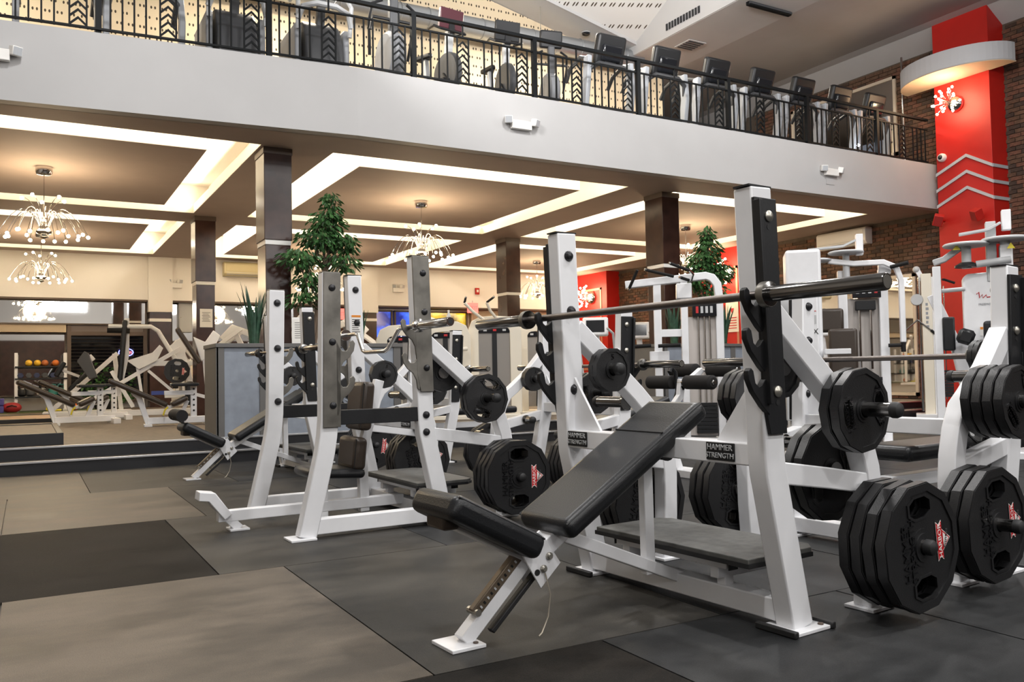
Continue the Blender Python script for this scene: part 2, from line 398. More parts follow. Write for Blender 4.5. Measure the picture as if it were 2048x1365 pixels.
p2 = pilaster(14.15, 15.6, ZS); p3 = pilaster(19.45, 21.1, ZS)
for p, y0, y1 in ((p2, 14.35, 15.4), (p3, 19.7, 20.9)):
    b = MB(); x = 14.185; z0, z1, t = .9, 3.25, .06
    b.bb((x, y0, z0), (x+.03, y0+t, z1)); b.bb((x, y1-t, z0), (x+.03, y1, z1)); b.bb((x, y0, z1-t), (x+.03, y1, z1)); b.bb((x, y0, z0), (x+.03, y1, z0+t))
    b.build('frame_moulding', mat('rose_gold_moulding', (.52, .24, .15), .4), p)
# the pale half ring high on the pilaster
rg = thing('ring_canopy', 'pale curved canopy ring high on the red pillar', 'canopy', (14.2, 8.9, 5.90))
n = 28; out = [(-.74*math.sin(PI*k/n), 1.0*math.cos(PI*k/n)) for k in range(n+1)]
MB().prism(out+[(.02, -1.0), (.02, 1.0)], (0, 0, -.012), X_, Y_, .02).build('underside', mat('ring_underside_paint', (.66, .52, .38), .6), rg)
b = MB()
for k in range(n):
    a, c = out[k], out[k+1]
    b.prism([a, c, (c[0]*.97, c[1]*.97), (a[0]*.97, a[1]*.97)], (0, 0, .145), X_, Y_, .31)
b.build('rim', RINGM, rg)
# ---------------------------------------------------------------- back wall below the balcony
wb = struct(MB().bb((-6, 21.45, 0), (14.65, 21.6, 7)).build('wall_back', BEIGE))
struct(MB().bb((-6, 21.05, 2.70), (14.2, 21.44, ZS)).build('wall_bulkhead', BEIGE, smooth=False)).name = 'wall_bulkhead'
struct(MB().bb((-6, 21.06, 2.66), (14.2, 21.44, 2.70)).build('trim_1', DARKTRIM)).name = 'trim_bulkhead'
for x0, x1, z in [(2.4, 2.92, 2.42), (7.35, 7.95, 2.5)]:
    p = struct(MB().bb((x0, 20.95, z), (x1, 21.44, ZS-.01)).build('wall_pier', BEIGE))
    MB().bb((x0+.03, 21.0, .235), (x1-.03, 21.44, z)).build('pier_lower_panel', COLWOOD, p)
    MB().bb((x0+.025, 20.99, z-.22), (x1-.025, 21.3, z-.15)).build('white_band', BANDW, p)
def mirror(x0, x1, z0, z1, y, label):
    t = thing('wall_mirror', label, 'mirror', ((x0+x1)/2, y, z0)); w_ = x1-x0; h = z1-z0
    MB().bb((-w_/2+.03, -.012, .03), (w_/2-.03, .0, h-.03)).build('glass', MIRROR, t, smooth=False)
    b = MB(); b.bb((-w_/2, -.02, 0), (w_/2, .01, .03)); b.bb((-w_/2, -.02, h-.03), (w_/2, .01, h)); b.bb((-w_/2, -.02, 0), (-w_/2+.03, .01, h)); b.bb((w_/2-.03, -.02, 0), (w_/2, .01, h))
    b.build('frame', DARKTRIM, t)
mirror(-2.0, 2.38, 2.12, 2.66, 21.19, 'wide shallow mirror strip under the beige bulkhead at left')
mirror(2.94, 7.33, .5, 2.66, 21.40, 'tall wall mirror behind the grey planter')
# left bay: beige upper panel, dark shop window with blinds
struct(MB().bb((-6, 21.2, 1.95), (.74, 21.36, 2.12)).build('wall_panel', mat('tan_wall_paint', (.52, .42, .30), .7))).name = 'wall_panel_tan'
mirror(-2.2, .74, .55, 1.93, 21.34, 'low mirror behind the ball rack')
win = struct(MB().bb((.82, 21.30, .5), (2.34, 21.33, 1.9)).build('window_1', mat('night_glass', (.004, .006, .010), .06)))
b = MB()
for k in range(14): b.box((1.58, 21.24, 1.87-k*.075), (1.48, .035, .004), Matrix.Rotation(.5, 3, 'X'))
for k in range(14): MB().box((0, 0, 0), (1.48, .035, .004), Matrix.Rotation(.5, 3, 'X')).build('blind_slat', mat('dark_blind', (.022, .017, .014), .5), win, loc=(1.58, 21.24, 1.87-k*.075))
fr = MB(); fr.bb((.76, 21.2, .4), (.84, 21.36, 2.1)); fr.bb((2.32, 21.2, .4), (2.40, 21.36, 2.1)); fr.bb((.84, 21.2, 1.88), (2.32, 21.36, 1.97)); fr.bb((.84, 21.2, .4), (2.32, 21.36, .5))
fr.build('window_frame', DARKTRIM, win)
struct(MB().bb((.84, 21.25, 1.97), (2.34, 21.40, 2.12)).build('wall_panel', mat('mauve_grey_panel', (.20, .165, .16), .7))).name = 'wall_panel_grey'
# street windows at night, centre and right
def night_glass(name, a, b_, zsplit):
    m = bpy.data.materials.new(name); m.use_nodes = True; nt = m.node_tree; p = nt.nodes['Principled BSDF']; L = nt.links.new
    p.inputs['Base Color'].default_value = (.01, .01, .015, 1); p.inputs['Roughness'].default_value = .1
    g = nt.nodes.new('ShaderNodeNewGeometry'); n_ = nt.nodes.new('ShaderNodeTexNoise'); n_.inputs['Scale'].default_value = 2.3; n_.inputs['Detail'].default_value = 3; L(g.outputs['Position'], n_.inputs['Vector'])
    r_ = nt.nodes.new('ShaderNodeValToRGB'); e = r_.color_ramp.elements; e[0].position = .40; e[0].color = (*a, 1); e[1].position = .68; e[1].color = (*b_, 1); L(n_.outputs[0], r_.inputs[0])
    L(r_.outputs[0], p.inputs['Emission Color']); p.inputs['Emission Strength'].default_value = 1
    return m
NB = night_glass('blue_street_light', (.012, .02, .16), (.06, .16, .95), 0); NY = night_glass('yellow_street_light', (.03, .02, .003), (1.0, .62, .02), 0)
for nm, x0, x1, m in [('window_2', 8.0, 8.5, NB), ('window_3', 8.55, 9.2, NB), ('window_4', 9.26, 10.75, NY)]:
    w_ = struct(MB().bb((x0, 21.38, 1.70), (x1, 21.40, 2.56)).build(nm, m))
    b = MB(); t = .045
    b.bb((x0, 21.33, 1.66), (x0+t, 21.42, 2.60)); b.bb((x1-t, 21.33, 1.66), (x1, 21.42, 2.60)); b.bb((x0, 21.33, 2.56), (x1, 21.42, 2.60)); b.bb((x0, 21.33, 1.66), (x1, 21.42, 1.70))
    b.build('window_frame', DARKTRIM, w_)
    for k in range(2):
        MB().ball((x0+.12+random.random()*(x1-x0-.24), 21.375, 1.8+random.random()*.3), .022, 8, 6).build('street_lamp_glow', lit('street_lamp_glow', (.9, .95, 1), 5), w_)
struct(MB().bb((8.0, 21.2, .9), (10.8, 21.36, 1.66)).build('wall_window_base', DARKTRIM)).name = 'wall_window_base'
struct(MB().bb((10.85, 21.3, .235), (14.2, 21.44, 2.66)).build('wall_panel', mat('sand_wall_paint', (.50, .39, .27), .7))).name = 'wall_panel_sand'
MBr = struct(MB().bb((10.9, 21.22, .235), (11.35, 21.31, 2.3)).build('door_1', RED, None, .01))
MB().ball((11.28, 21.2, 1.2), .03).build('door_handle', CHROME, MBr)
# ---------------------------------------------------------------- upper hall: ceilings, beam, perforated wall
def perf(name, col, px_, pz_):
    m = bpy.data.materials.new(name); m.use_nodes = True; nt = m.node_tree; p = nt.nodes['Principled BSDF']; L = nt.links.new
    p.inputs['Roughness'].default_value = .7
    tc = nt.nodes.new('ShaderNodeTexCoord'); sp = nt.nodes.new('ShaderNodeSeparateXYZ'); L(tc.outputs['Object'], sp.inputs[0])
    def mth(op, a, b=None):
        n_ = nt.nodes.new('ShaderNodeMath'); n_.operation = op
        for i, q in enumerate((a, b)):
            if q is None: continue
            if isinstance(q, (int, float)): n_.inputs[i].default_value = q
            else: L(q, n_.inputs[i])
        return n_.outputs[0]
    def cell(o, s): return mth('SUBTRACT', mth('FRACT', mth('DIVIDE', o, s)), .5)
    zi = mth('FLOOR', mth('DIVIDE', sp.outputs[2], pz_))
    xo = mth('ADD', sp.outputs[0], mth('MULTIPLY', mth('MODULO', zi, 2.0), px_*.5))
    u = mth('MULTIPLY', cell(xo, px_), px_); v = mth('MULTIPLY', cell(sp.outputs[2], pz_), pz_)
    du = mth('SUBTRACT', mth('ABSOLUTE', u), .026); d = mth('SQRT', mth('ADD', mth('MULTIPLY', du, du), mth('MULTIPLY', mth('MULTIPLY', v, v), .35)))
    k = mth('LESS_THAN', d, .013)
    mx = nt.nodes.new('ShaderNodeMix'); mx.data_type = 'RGBA'; mx.inputs['A'].default_value = (*col, 1); mx.inputs['B'].default_value = (.05, .035, .02, 1); L(k, mx.inputs['Factor']); L(mx.outputs['Result'], p.inputs['Base Color'])
    return m
PERF = perf('perforated_cream_panel', (.74, .61, .42), .15, .155)
PERF2 = perf('perforated_pale_panel', (.64, .63, .61), .15, .22)
struct(MB().prism([(-6, 4.49), (11.05, 4.49), (11.05, 6.70), (9.27, 7.06), (-6, 10.4)], (0, 13.2, 0), X_, Z_, .2).build('wall_acoustic', PERF, smooth=False)).name = 'wall_acoustic'
struct(MB().bb((-6, 13.02, 4.49), (11.0, 13.1, 4.75)).build('baseboard_acoustic', mat('grey_skirting', (.30, .27, .22), .6)))
sl = .2264
def zs(x): return 6.93+(9.84-x)*sl
struct(MB().prism([(-6, zs(-6)), (9.85, zs(9.85)), (9.85, zs(9.85)+.10), (-6, zs(-6)+.10)], (0, 12.75, 0), X_, Z_, .74).build('ceiling_slope', HALLC, smooth=False))
struct(MB().prism([(-6, zs(-6)-.005), (9.85, zs(9.85)-.005), (9.85, zs(9.85)+.07), (-6, zs(-6)+.07)], (0, 12.365, 0), X_, Z_, .03).build('trim_slope', FASCIA, smooth=False))
q = MB(); q._add([(-6, 12.35, zs(-6)+.06), (9.86, 12.35, zs(9.86)+.06), (9.86, 9.3, zs(9.86)+1.55), (-6, 9.3, zs(-6)+1.55), (-6, 12.35, zs(-6)+.16), (9.86, 12.35, zs(9.86)+.16), (9.86, 9.3, zs(9.86)+1.65), (-6, 9.3, zs(-6)+1.65)], [(3,2,1,0),(4,5,6,7),(0,1,5,4),(1,2,6,5),(2,3,7,6),(3,0,4,7)])
struct(q.build('ceiling_vault', PERF2, smooth=False))
bm_ = struct(MB().bb((9.85, -6, 6.76), (11.03, 21.4, 6.84)).build('ceiling_beam', HALLC, smooth=False))
MB().bb((9.83, -6, 6.765), (9.86, 13.1, 9.0)).build('beam_side', FASCIA, bm_)
g = thing('air_grille', 'black slotted air grille in the pale beam side', 'grille', (9.825, 11.05, 6.94))
for k in range(12): MB().bb((-.012, -.42+k*.075, -.06), (0, -.42+k*.075+.045, .06)).build('slot', SCREENK, g)
g = thing('ceiling_vent', 'square louvred ceiling vent under the beam', 'vent', (10.42, 11.55, 6.755))
MB().bb((-.2, -.2, -.012), (.2, .2, 0)).build('frame', HALLC, g)
for k in range(5): MB().bb((-.17, -.17+k*.075, -.02), (.17, -.17+k*.075+.035, -.008)).build('louvre', DKGREY, g)
struct(MB().prism([(11.03, 6.76), (14.0, 7.02), (14.22, 7.0), (14.67, 6.73), (14.67, 7.1), (11.03, 7.1)], (0, 7.7, 0), X_, Z_, 27.5).build('ceiling_right', HALLC, smooth=False))
struct(MB().bb((-6, -6, 8.4), (9.85, 9.4, 8.5)).build('ceiling_hall', HALLC, smooth=False))
# walls round the rest of the hall
HW = mat('warm_white_hall_paint', (.52, .49, .45), .8)
struct(MB().bb((-6.2, -6, -.05), (-6, 21.6, 10.5)).build('wall_left', HW))
struct(MB().bb((-6, -6.2, -.05), (14.65, -6, 8.5)).build('wall_front', HW))
struct(MB().bb((-6, -6.0, 0), (14.6, -5.9, 2.9)).build('wall_front_darkener', COLWOOD))  # dark panel added out of view so the mirrors reflect darker
# ---------------------------------------------------------------- weight plates
PK = {45: (.225, .046), 35: (.180, .044), 25: (.148, .042), 10: (.114, .032), 5: (.098, .028), 2.5: (.076, .022)}
PME = {}
def plate_mesh(k):
    if k in PME: return PME[k]
    r, t = PK[k]; b = MB(); a0 = PI/12
    def add(vf, y0=0):
        vs, fs = vf; b._add([(x, z_+y0, y) for x, y, z_ in vs], fs)
    if k >= 25:
        grips = []
        for a in ((PI/2, -PI/2) if k != 35 else (PI/2, -PI/2)):
            c = (math.cos(a)*r*.61, math.sin(a)*r*.61); gw, gh = r*(.29 if k == 45 else .36), r*(.165 if k == 45 else .19)
            grips.append([(c[0]+math.copysign(1, math.cos(t_))*gw*abs(math.cos(t_))**.8, c[1]+math.copysign(1, math.sin(t_))*gh*abs(math.sin(t_))**.8) for t_ in [PI/8+PI/4*q for q in range(8)]])
        add(flat_shape(ngon(12, r*.90, a0), [ngon(16, .026)]+grips, t*.32))
        for g in grips:
            cx = sum(p[0] for p in g)/8; cy = sum(p[1] for p in g)/8
            add(flat_shape([(cx+(p[0]-cx)*1.18, cy+(p[1]-cy)*1.22) for p in g], [g], t*.42))
        add(flat_shape(ngon(12, r*.985, a0), [ngon(12, r*.86, a0)], t*.44))
        add(flat_shape(ngon(12, r, a0), [ngon(12, r*.88, a0)], t*.36))
        add(flat_shape(ngon(24, r*.29), [ngon(24, .026)], t*.40)); add(flat_shape(ngon(24, r*.22), [ngon(24, .026)], t*.5))
    else:
        add(flat_shape(ngon(12, r*.9, a0), [ngon(16, .026)], t*.34)); add(flat_shape(ngon(12, r, a0), [ngon(12, r*.84, a0)], t*.5))
        add(flat_shape(ngon(24, r*.42), [ngon(24, .026)], t*.5))
    PME[k] = b.mesh('plate_disc', PLATE, True, 30)
    return PME[k]
LOGO = {}
def logo_meshes():
    if LOGO: return LOGO
    # club emblem: red banner and triangle with white borders, drawn at size 1 (x along the banner)
    ban = [(-.62, .0), (-.5, .13), (-.62, .26), (.62, .26), (.5, .13), (.62, 0)]
    tri = [(-.34, -.0), (.34, 0), (0, -.36)]
    def off(p, s, c): return [(c[0]+(x-c[0])*s, c[1]+(y-c[1])*s) for x, y in p]
    def mk(shapes, y, m):
        b = MB()
        for p in shapes: b.prism([(x, z) for x, z in p], (0, y, 0), X_, Z_, .0010)
        return b.mesh('club_sticker', m, smooth=False)
    LOGO['w'] = mk([off(ban, 1.07, (0, .13)), off(tri, 1.16, (0, -.12))], 0, WHST)
    LOGO['r'] = mk([ban, tri], -.0009, REDST)
    LOGO['w2'] = mk([off(tri, .74, (0, -.13))], -.0016, WHST)
    return LOGO
def weight_plate(k, M, spin, label, face=False, sideflip=False):
    """M: world matrix whose -Y axis is the plate's face"""
    r, t = PK[k]
    th = thing('weight_plate', label, 'weight plate', (0, 0, 0), 0, 'loose weight plates on the benches')
    th.matrix_world = M @ Matrix.Rotation(spin, 4, 'Y')
    link('plate_disc', plate_mesh(k), th)
    if face:
        f = -1
        rx = R(90)
        yy = -t*.34-.002
        if k == 45:
            text('HAMMER', .050, .0016, PLATEG, th, (-.098, yy, 0), (rx, R(-90), 0)); text('STRENGTH', .044, .0016, PLATEG, th, (-.140+.082, yy, 0), (rx, R(-90), 0))
            for nme, me, dy in (('club_sticker', 'w', 0), ('club_sticker', 'r', 0), ('club_sticker', 'w2', 0)):
                o = link(nme, logo_meshes()[me], th, (.118, yy, 0), (0, R(-90), 0)); o.scale = (.105, 1, .125)
            text('HARBOR', .030, .0004, WHST, th, (.118-.0155, yy-.002, 0), (rx, R(-90), 0), 'emblem_lettering', sx=1.0)
            text('Fitness', .024, .0004, INK, th, (.118+.018, yy-.003, .004), (rx, R(-75), 0), 'emblem_lettering')
        elif k == 25:
            text('25', .036, .0016, PLATEG, th, (-.055, yy, .085), (rx, R(30), 0)); text('25', .036, .0016, PLATEG, th, (.055, yy, .085), (rx, R(-30), 0))
            text('HAMMER', .027, .0016, PLATEG, th, (0, yy, -.068), (rx, R(180), 0)); text('STRENGTH', .025, .0016, PLATEG, th, (0, yy, -.096), (rx, R(180), 0))
        elif k in (5, 10, 35):
            text(str(k), .034, .0016, PLATEG, th, (0, -t*.34-.0015, r*.58), (rx, 0, 0))
    return th

# ---------------------------------------------------------------- olympic benches
def hook_poly(z, deep=.128):
    return [(-.03, z-.135), (-.03, z-.005), (-.052, z-.022), (-.064, z-.036), (-.080, z-.042), (-.095, z-.030), (-.104, z+.010), (-deep+.012, z+.020), (-deep, z+.010), (-deep, z-.016), (-.106, z-.058), (-.062, z-.108)]
def curl_poly(z):
    return [(-.03, z-.19), (-.03, z+.03), (-.05, z-.01), (-.066, z-.030), (-.090, z-.030), (-.106, z-.008), (-.110, z+.022), (-.128, z+.030), (-.140, z+.012), (-.132, z-.03), (-.106, z-.066), (-.072, z-.092), (-.052, z-.13), (-.046, z-.18)]
def olympic_bench(name, label, cat, X, Y, rz, top, hooks, style='black', plaques=True, arm=True, ks=1.0):
    t = thing(name, label, cat, (X, Y, 0), rz)
    hw = .53; P = .10
    for s in (-1, 1):
        y = s*hw
        b = MB(); b.path([(-.018, y, top), (.014, y, .60), (.020, y, .535), (.034, y, .475), (.135, y, .008)], .076, P, X_)
        up_ = b.build('upright', WHITE, t, .006)
        MB().bb((-.055-.018, y-.034, top), (.055-.018, y+.034, top+.006)).build('end_cap', BLACKP, up_)
        b = MB(); b.bb((.05, y-.075, 0), (.225, y+.075, .012)); fp = b.build('foot_plate', WHITE, t, .002)
        MB().bb((.03, y-.083, 0), (.052, y+.083, .022)).build('rubber_end', RUBEDGE, fp, .004); MB().bb((.223, y-.083, 0), (.245, y+.083, .022)).build('rubber_end', RUBEDGE, fp, .004)
        for q in (-.05, .05): MB().cyl((.205, y+q, .010), (.205, y+q, .017), .010, 8).build('bolt', DARKTRIM, fp)
        # hook plate on the outer face
        yo = y+s*(.038+.007); hp = MB(); hm = BLACKP if style == 'black' else STEEL
        z0 = min(hooks)-.20; z1 = top-.04 if style == 'black' else top
        sh = lambda z: -.018+.028*(top-z)/(top-.64)
        hp.prism([(sh(z0)-.03, z0), (sh(z0)+.052, z0), (sh(z1)+.055, z1), (sh(z1)-.052, z1), (sh(z0)-.052, z0+.10)], (0, yo, 0), X_, Z_, .014)
        for hz in hooks: hp.prism([(a+sh(hz), c) for a, c in (hook_poly(hz) if style == 'black' else curl_poly(hz))], (0, yo, 0), X_, Z_, .022 if style == 'black' else .012)
        if style == 'black': hp.prism([(sh(z0)-.05, z0+.10), (sh(z0)-.035, z0+.10), (sh(z1)-.037, z1-.01), (sh(z1)-.052, z1-.01)], (0, yo+s*.012, 0), X_, Z_, .030)
        h = hp.build('hook_plate', hm, t, .002)
        zb = [top-.10, (top+min(hooks))/2-.03, min(hooks)-.06]
        for z in zb:
            MB().lathe([(.019, 0), (.019, .006), (.012, .012), (.003, .014)], (sh(z)+.012, yo+s*.006, z), (0, s, 0), 12).build('bolt', ZINC if style == 'black' else BOLT, h)
            MB().lathe([(.024, 0), (.023, .006), (.014, .018), (.003, .021)], (sh(z)+.004, y-s*.036, z), (0, -s, 0), 14).build('bolt', BOLT, up_)
        if style == 'black':
            for z in zb: MB().cyl((sh(z)+.012, yo+s*.007, z-.036), (sh(z)+.012, yo+s*.0085, z-.036), .010, 8).build('adjuster_hole', RUBEDGE, h)
        if arm:
            d0 = 0 if top > 1.4 else -.06
            ks = 1.0 if top > 1.4 else .83
            a = MB(); a.path([(.03, y, 1.078+d0), (.22*ks, y, .915+d0), (.38*ks, y, .778+d0*.5), (.46*ks, y, .70), (.52*ks, y, .61), (.555*ks, y, .51), (.57*ks, y, .40), (.565*ks, y, .2), (.55*ks, y, .008)], .074, .078, (.75, 0, .66))
            ar = a.build('storage_arm', WHITE, t, .005)
            MB().path([(.055, y, .532), (.30*ks, y, .495), (.555*ks, y, .453)], .066, .074, Z_).build('lower_arm', WHITE, t, .005)
            MB().bb((.55*ks-.06, y-.06, 0), (.55*ks+.07, y+.06, .012)).build('foot_plate', WHITE, t, .002)
            for (px_, pz_, sd, ln) in [(.37*(ks+1)/2, .735, s, .23), (.525*(.5+ks/2), .262, s, .24), (.17, .89+d0, -s, .13), (.44 if ks == 1 else .22, .50, -s, .13)]:
                ya = y+sd*.037
                pg = MB(); pg.lathe([(.036, 0), (.036, .012), (.0255, .012), (.0255, ln-.03)], (px_, ya, pz_), (0, sd, 0), 16)
                po = pg.build('weight_peg', SLEEVE, t)
                MB().lathe([(.0275, ln-.03), (.0275, ln-.014), (.024, ln-.004), (.012, ln+.004)], (px_, ya, pz_), (0, sd, 0), 16).build('rubber_tip', RUBEDGE, po)
        # triangular gusset from upright to cross beam
        MB().prism([(s*(hw-.036), .86), (s*(hw-.036), .63), (s*(hw-.21), .63), (s*(hw-.20), .645)], (.012, 0, 0), Y_, Z_, .012).build('gusset', WHITE, t, .001)
    cb = MB().bb((-.028, -hw+.034, .556), (.045, hw-.034, .632)).build('cross_beam', WHITE, t, .005)
    MB().bb((.085, -hw+.034, .022), (.16, hw-.034, .098)).build('base_beam', WHITE, t, .005)
    if plaques:
        for y in (-.37, .43):
            p = MB().bb((-.034, y-.064, .566), (-.028, y+.064, .628)).build('name_plaque', BLACKP, t, .002)
            rot = (R(90), 0, R(-90))
            text('HAMMER', .0285, .0015, LTGREY, p, (-.0355, y, .611), rot); text('STRENGTH', .0255, .0015, LTGREY, p, (-.0355, y, .583), rot)
    return t
def pad(parent, p, q, w, th, name, m=VINYL, y=0, seam=None):
    p, q = V((p[0], y, p[1])), V((q[0], y, q[1])); d = (q-p); L = d.length; ang = math.atan2(d.z, d.x)
    b = MB().box((0, 0, -th/2), (L, w, th)); o = b.build(name, m, parent, .030, 4); o.location = (p+q)/2; o.rotation_euler = (0, -ang, 0)
    pi = MB(); e = .0
    rr = [(-L/2+.03, -w/2-.001), (L/2-.03, -w/2-.001)]
    for s in (-1, 1):
        MB().tube([(-L/2+.012, s*(w/2-.010), -.010), (L/2-.012, s*(w/2-.010), -.010)], .0035, 6).build('piping', BLACKP, o)
    if seam is not None:
        MB().tube([(seam, -w/2+.02, .001), (seam, w/2-.02, .001)], .0035, 6).build('seam', BLACKP, o)
    return o
def barbell(label, X, Y, z, rz=0, centre_r=.014, red=False, L=2.2):
    t = thing('barbell', label, 'barbell', (X, Y, z), rz)
    MB().cyl((0, -.655, 0), (0, .655, 0), centre_r, 14).build('shaft', BARM, t)
    for s in (-1, 1):
        sl_ = MB(); sl_.lathe([(.040, 0), (.040, .028), (.0245, .030), (.0255, .034), (.0255, .425), (.0235, .430)], (0, s*.655, 0), (0, s, 0), 24)
        o = sl_.build('sleeve', SLEEVE, t)
        MB().lathe([(.041, .001), (.0418, .006), (.0418, .024), (.041, .028)], (0, s*.655, 0), (0, s, 0), 24).build('collar', STEEL, o)
        MB().cyl((0, s*1.0848, 0), (0, s*1.0862, 0), .0195, 20).build('end_cap', REDST if (red and s < 0) else STEEL, o)
    return t

BENCH = {}
def KS(bn): return .83 if bn in 'EGH' else 1.0
def world(bn, x, y, z):
    X, Y, rz = BENCH[bn]; c, s = math.cos(rz), math.sin(rz); return V((X+c*x-s*y, Y+s*x+c*y, z))
def stack(bn, side, kind, k, n, desc, spin=0, face=True, jit=.0):
    """plates on one peg; side -1/+1 in bench coordinates; kind upper, lower, inner, low_inner"""
    px_, pz_, outward, ln = {'upper': (.37*(KS(bn)+1)/2, .735, 1, .23), 'lower': (.525*(.5+KS(bn)/2), .262, 1, .24), 'inner': (.17, .89, -1, .13), 'low_inner': (.44 if KS(bn) == 1 else .22, .50, -1, .13)}[kind]
    X, Y, rz = BENCH[bn]; sd = side*outward; t = PK[k][1]
    pz2 = pz_-(.06 if (kind == 'inner' and bn in 'EGH') else 0)
    names = {1: ['only'], 2: ['inner', 'outer'], 3: ['innermost', 'middle', 'outermost'], 4: ['innermost', 'second', 'third', 'outermost']}[n]
    for i in range(n):
        yy = side*.53+sd*(.037+.014+t*(i+.5)+.0015*i)
        p = world(bn, px_, yy, pz2-.0035)
        toward = (sd*math.cos(rz) < 0)                   # outer face looks towards the front of the hall
        vis = (i == n-1) if toward else (i == 0)
        M = Matrix.Translation(p) @ Matrix.Rotation(rz if math.cos(rz) > 0 else rz-PI, 4, 'Z')
        weight_plate(k, M, spin+random.uniform(-.10, .10)*(0 if i == n-1 else 1)+(jit*i), f'{names[i]} black {k} pound plate on {desc}', face and vis)

# --- front incline bench
BENCH['A'] = (2.09, 2.585, R(4)); BENCH['C'] = (2.0, 5.15, R(1.5)); BENCH['D'] = (2.12, 7.92, R(3))
BENCH['E'] = (3.695, 2.70, PI+R(4)); BENCH['G'] = (3.73, 5.46, PI); BENCH['H'] = (3.73, 8.24, PI)
def incline(bn, label):
    X, Y, rz = BENCH[bn]
    t = olympic_bench('incline_bench', label, 'weight bench', X, Y, rz, 1.485, [1.125, .995, .865])
    bp = pad(t, (-.545, .372), (.125, .768), .30, .075, 'back_pad', seam=.16)
    sp = pad(t, (-.945, .515), (-.600, .335), .285, .085, 'seat_pad')
    # frame under the pads
    b = MB(); b.path([(-.60, 0, .235), (-.45, 0, .33), (.06, 0, .632)], .075, .06, Z_); b.build('back_pad_beam', WHITE, t, .004)
    b = MB(); b.path([(-.90, 0, .425), (-.585, 0, .262)], .075, .075, Z_); b.build('seat_beam', WHITE, t, .005)
    MB().bb((-.955, -.06, .385), (-.895, .06, .455)).build('front_bumper', BROWNV, t, .01)
    # hinge plates
    for s in (-1, 1):
        h = MB().prism([(-.665, .290), (-.580, .345), (-.495, .225), (-.580, .150)], (0, s*.052, 0), X_, Z_, .008).build('hinge_plate', WHITE, t, .001)
        for (a, c) in ((-.57, .215), (-.545, .255)): MB().lathe([(.013, 0), (.013, .008), (.008, .014)], (a, s*.056, c), (0, s, 0), 10).build('bolt', ZINC, h)
        MB().lathe([(.011, 0), (.011, .002)], (-.595, s*.056, .205), (0, s, 0), 10).build('hole', RUBEDGE, h)
    # sloping front leg with its serrated rails
    lg = MB(); lg.path([(-.565, 0, .285), (-.86, 0, .012)], .05, .05, (1, 0, 1)); lg.build('front_leg', WHITE, t, .004)
    d = (V((-.86, 0, .012))-V((-.565, 0, .285))).normalized(); nn = V((d.z, 0, -d.x))
    for s, m in ((-1, STEEL), (1, RUBEDGE)):
        r_ = MB(); a = V((-.605, -.012, .232))-nn*s*.050; c = V((-.79, -.012, .063))-nn*s*.048; r_.path([a, c], .030, .036 if s < 0 else .018, nn)
        rr = r_.build('serrated_rail', mat('bronze_rail', (.16, .125, .09), .5, .6, noise=.25) if s < 0 else RUBEDGE, t, .004)
        for k in range(12 if s < 0 else 0):
            q = a.lerp(c, .06+.075*k); MB().box(q+V((0, -.016, 0)), (.010, .003, .006), Matrix.Rotation(.83, 3, 'Y')).build('tooth', LTGREY if k % 2 else BLACKP, rr)
    q = V((-.785, 0, .067))+nn*.050; MB().cyl(q-V((0, .04, 0)), q+V((0, .02, 0)), .012, 10).build('rail_bolt', ZINC, t)
    f = MB().bb((-.935, -.07, 0), (-.81, .07, .012)).build('front_foot_plate', WHITE, t, .002)
    for s in (-1, 1): MB().lathe([(.009, 0), (.009, .004)], (-.835, s*.045, .012), (0, 0, 1), 8).build('bolt', DARKTRIM, f)
    MB().tube([(-.565, -.06, .20), (-.555, -.075, .13), (-.57, -.08, .06), (-.60, -.085, .012), (-.615, -.088, .004)], .0025, 6).build('lanyard', mat('steel_cable', (.4, .36, .30), .4, .7), t)
    # braces
    br = MB(); br.path([(-.47, 0, .315), (.13, 0, .072)], .05, .045, Z_); o = br.build('long_brace', WHITE, t, .004)
    MB().cyl((.115, -.045, .078), (.115, .045, .078), .018, 12).build('bolt', ZINC, o)
    MB().path([(-.045, 0, .56), (-.04, 0, .11)], .035, .045, X_).build('centre_strut', WHITE, t, .003)
    return t
def spotter(bn):
    X, Y, rz = BENCH[bn]
    t = bpy.data.objects[PLATFORM_PARENT[bn]]
    b = MB().prism([(.005, -.45), (.34, -.45), (.39, -.40), (.39, .31), (.34, .36), (.005, .36)], (0, 0, .219), X_, Y_, .028); o = b.build('spotter_step', RUBTOP, t, .003)
    MB().prism([(.0, -.455), (.342, -.455), (.395, -.402), (.395, .312), (.342, .365), (.0, .365)], (0, 0, .210), X_, Y_, .016).build('step_edge', RUBEDGE, o)
    b = MB()
    for x in (.06, .30): b.bb((x, -.30, .165), (x+.045, .30, .205))
    for y in (-.24, .24): b.bb((.06, y-.02, .125), (.36, y+.02, .168)); b.bb((.095, y-.02, .09), (.14, y+.02, .13))
    b.build('step_frame', WHITE, t, .003)
    for y in (-.30, .30):
        for x in (.06, .30): MB().bb((x, y-.008*math.copysign(1, -y), .163), (x+.046, y+.012*math.copysign(1, y), .207)).build('end_cap', RUBEDGE, t)
PLATFORM_PARENT = {}
a_ = incline('A', 'nearest incline bench, black pads, empty barbell racked across it'); PLATFORM_PARENT['A'] = a_.name; spotter('A')
barbell('empty steel barbell racked on the nearest incline bench', *world('A', -.085-.006, .03, 1.118), rz=R(4), centre_r=.0145)
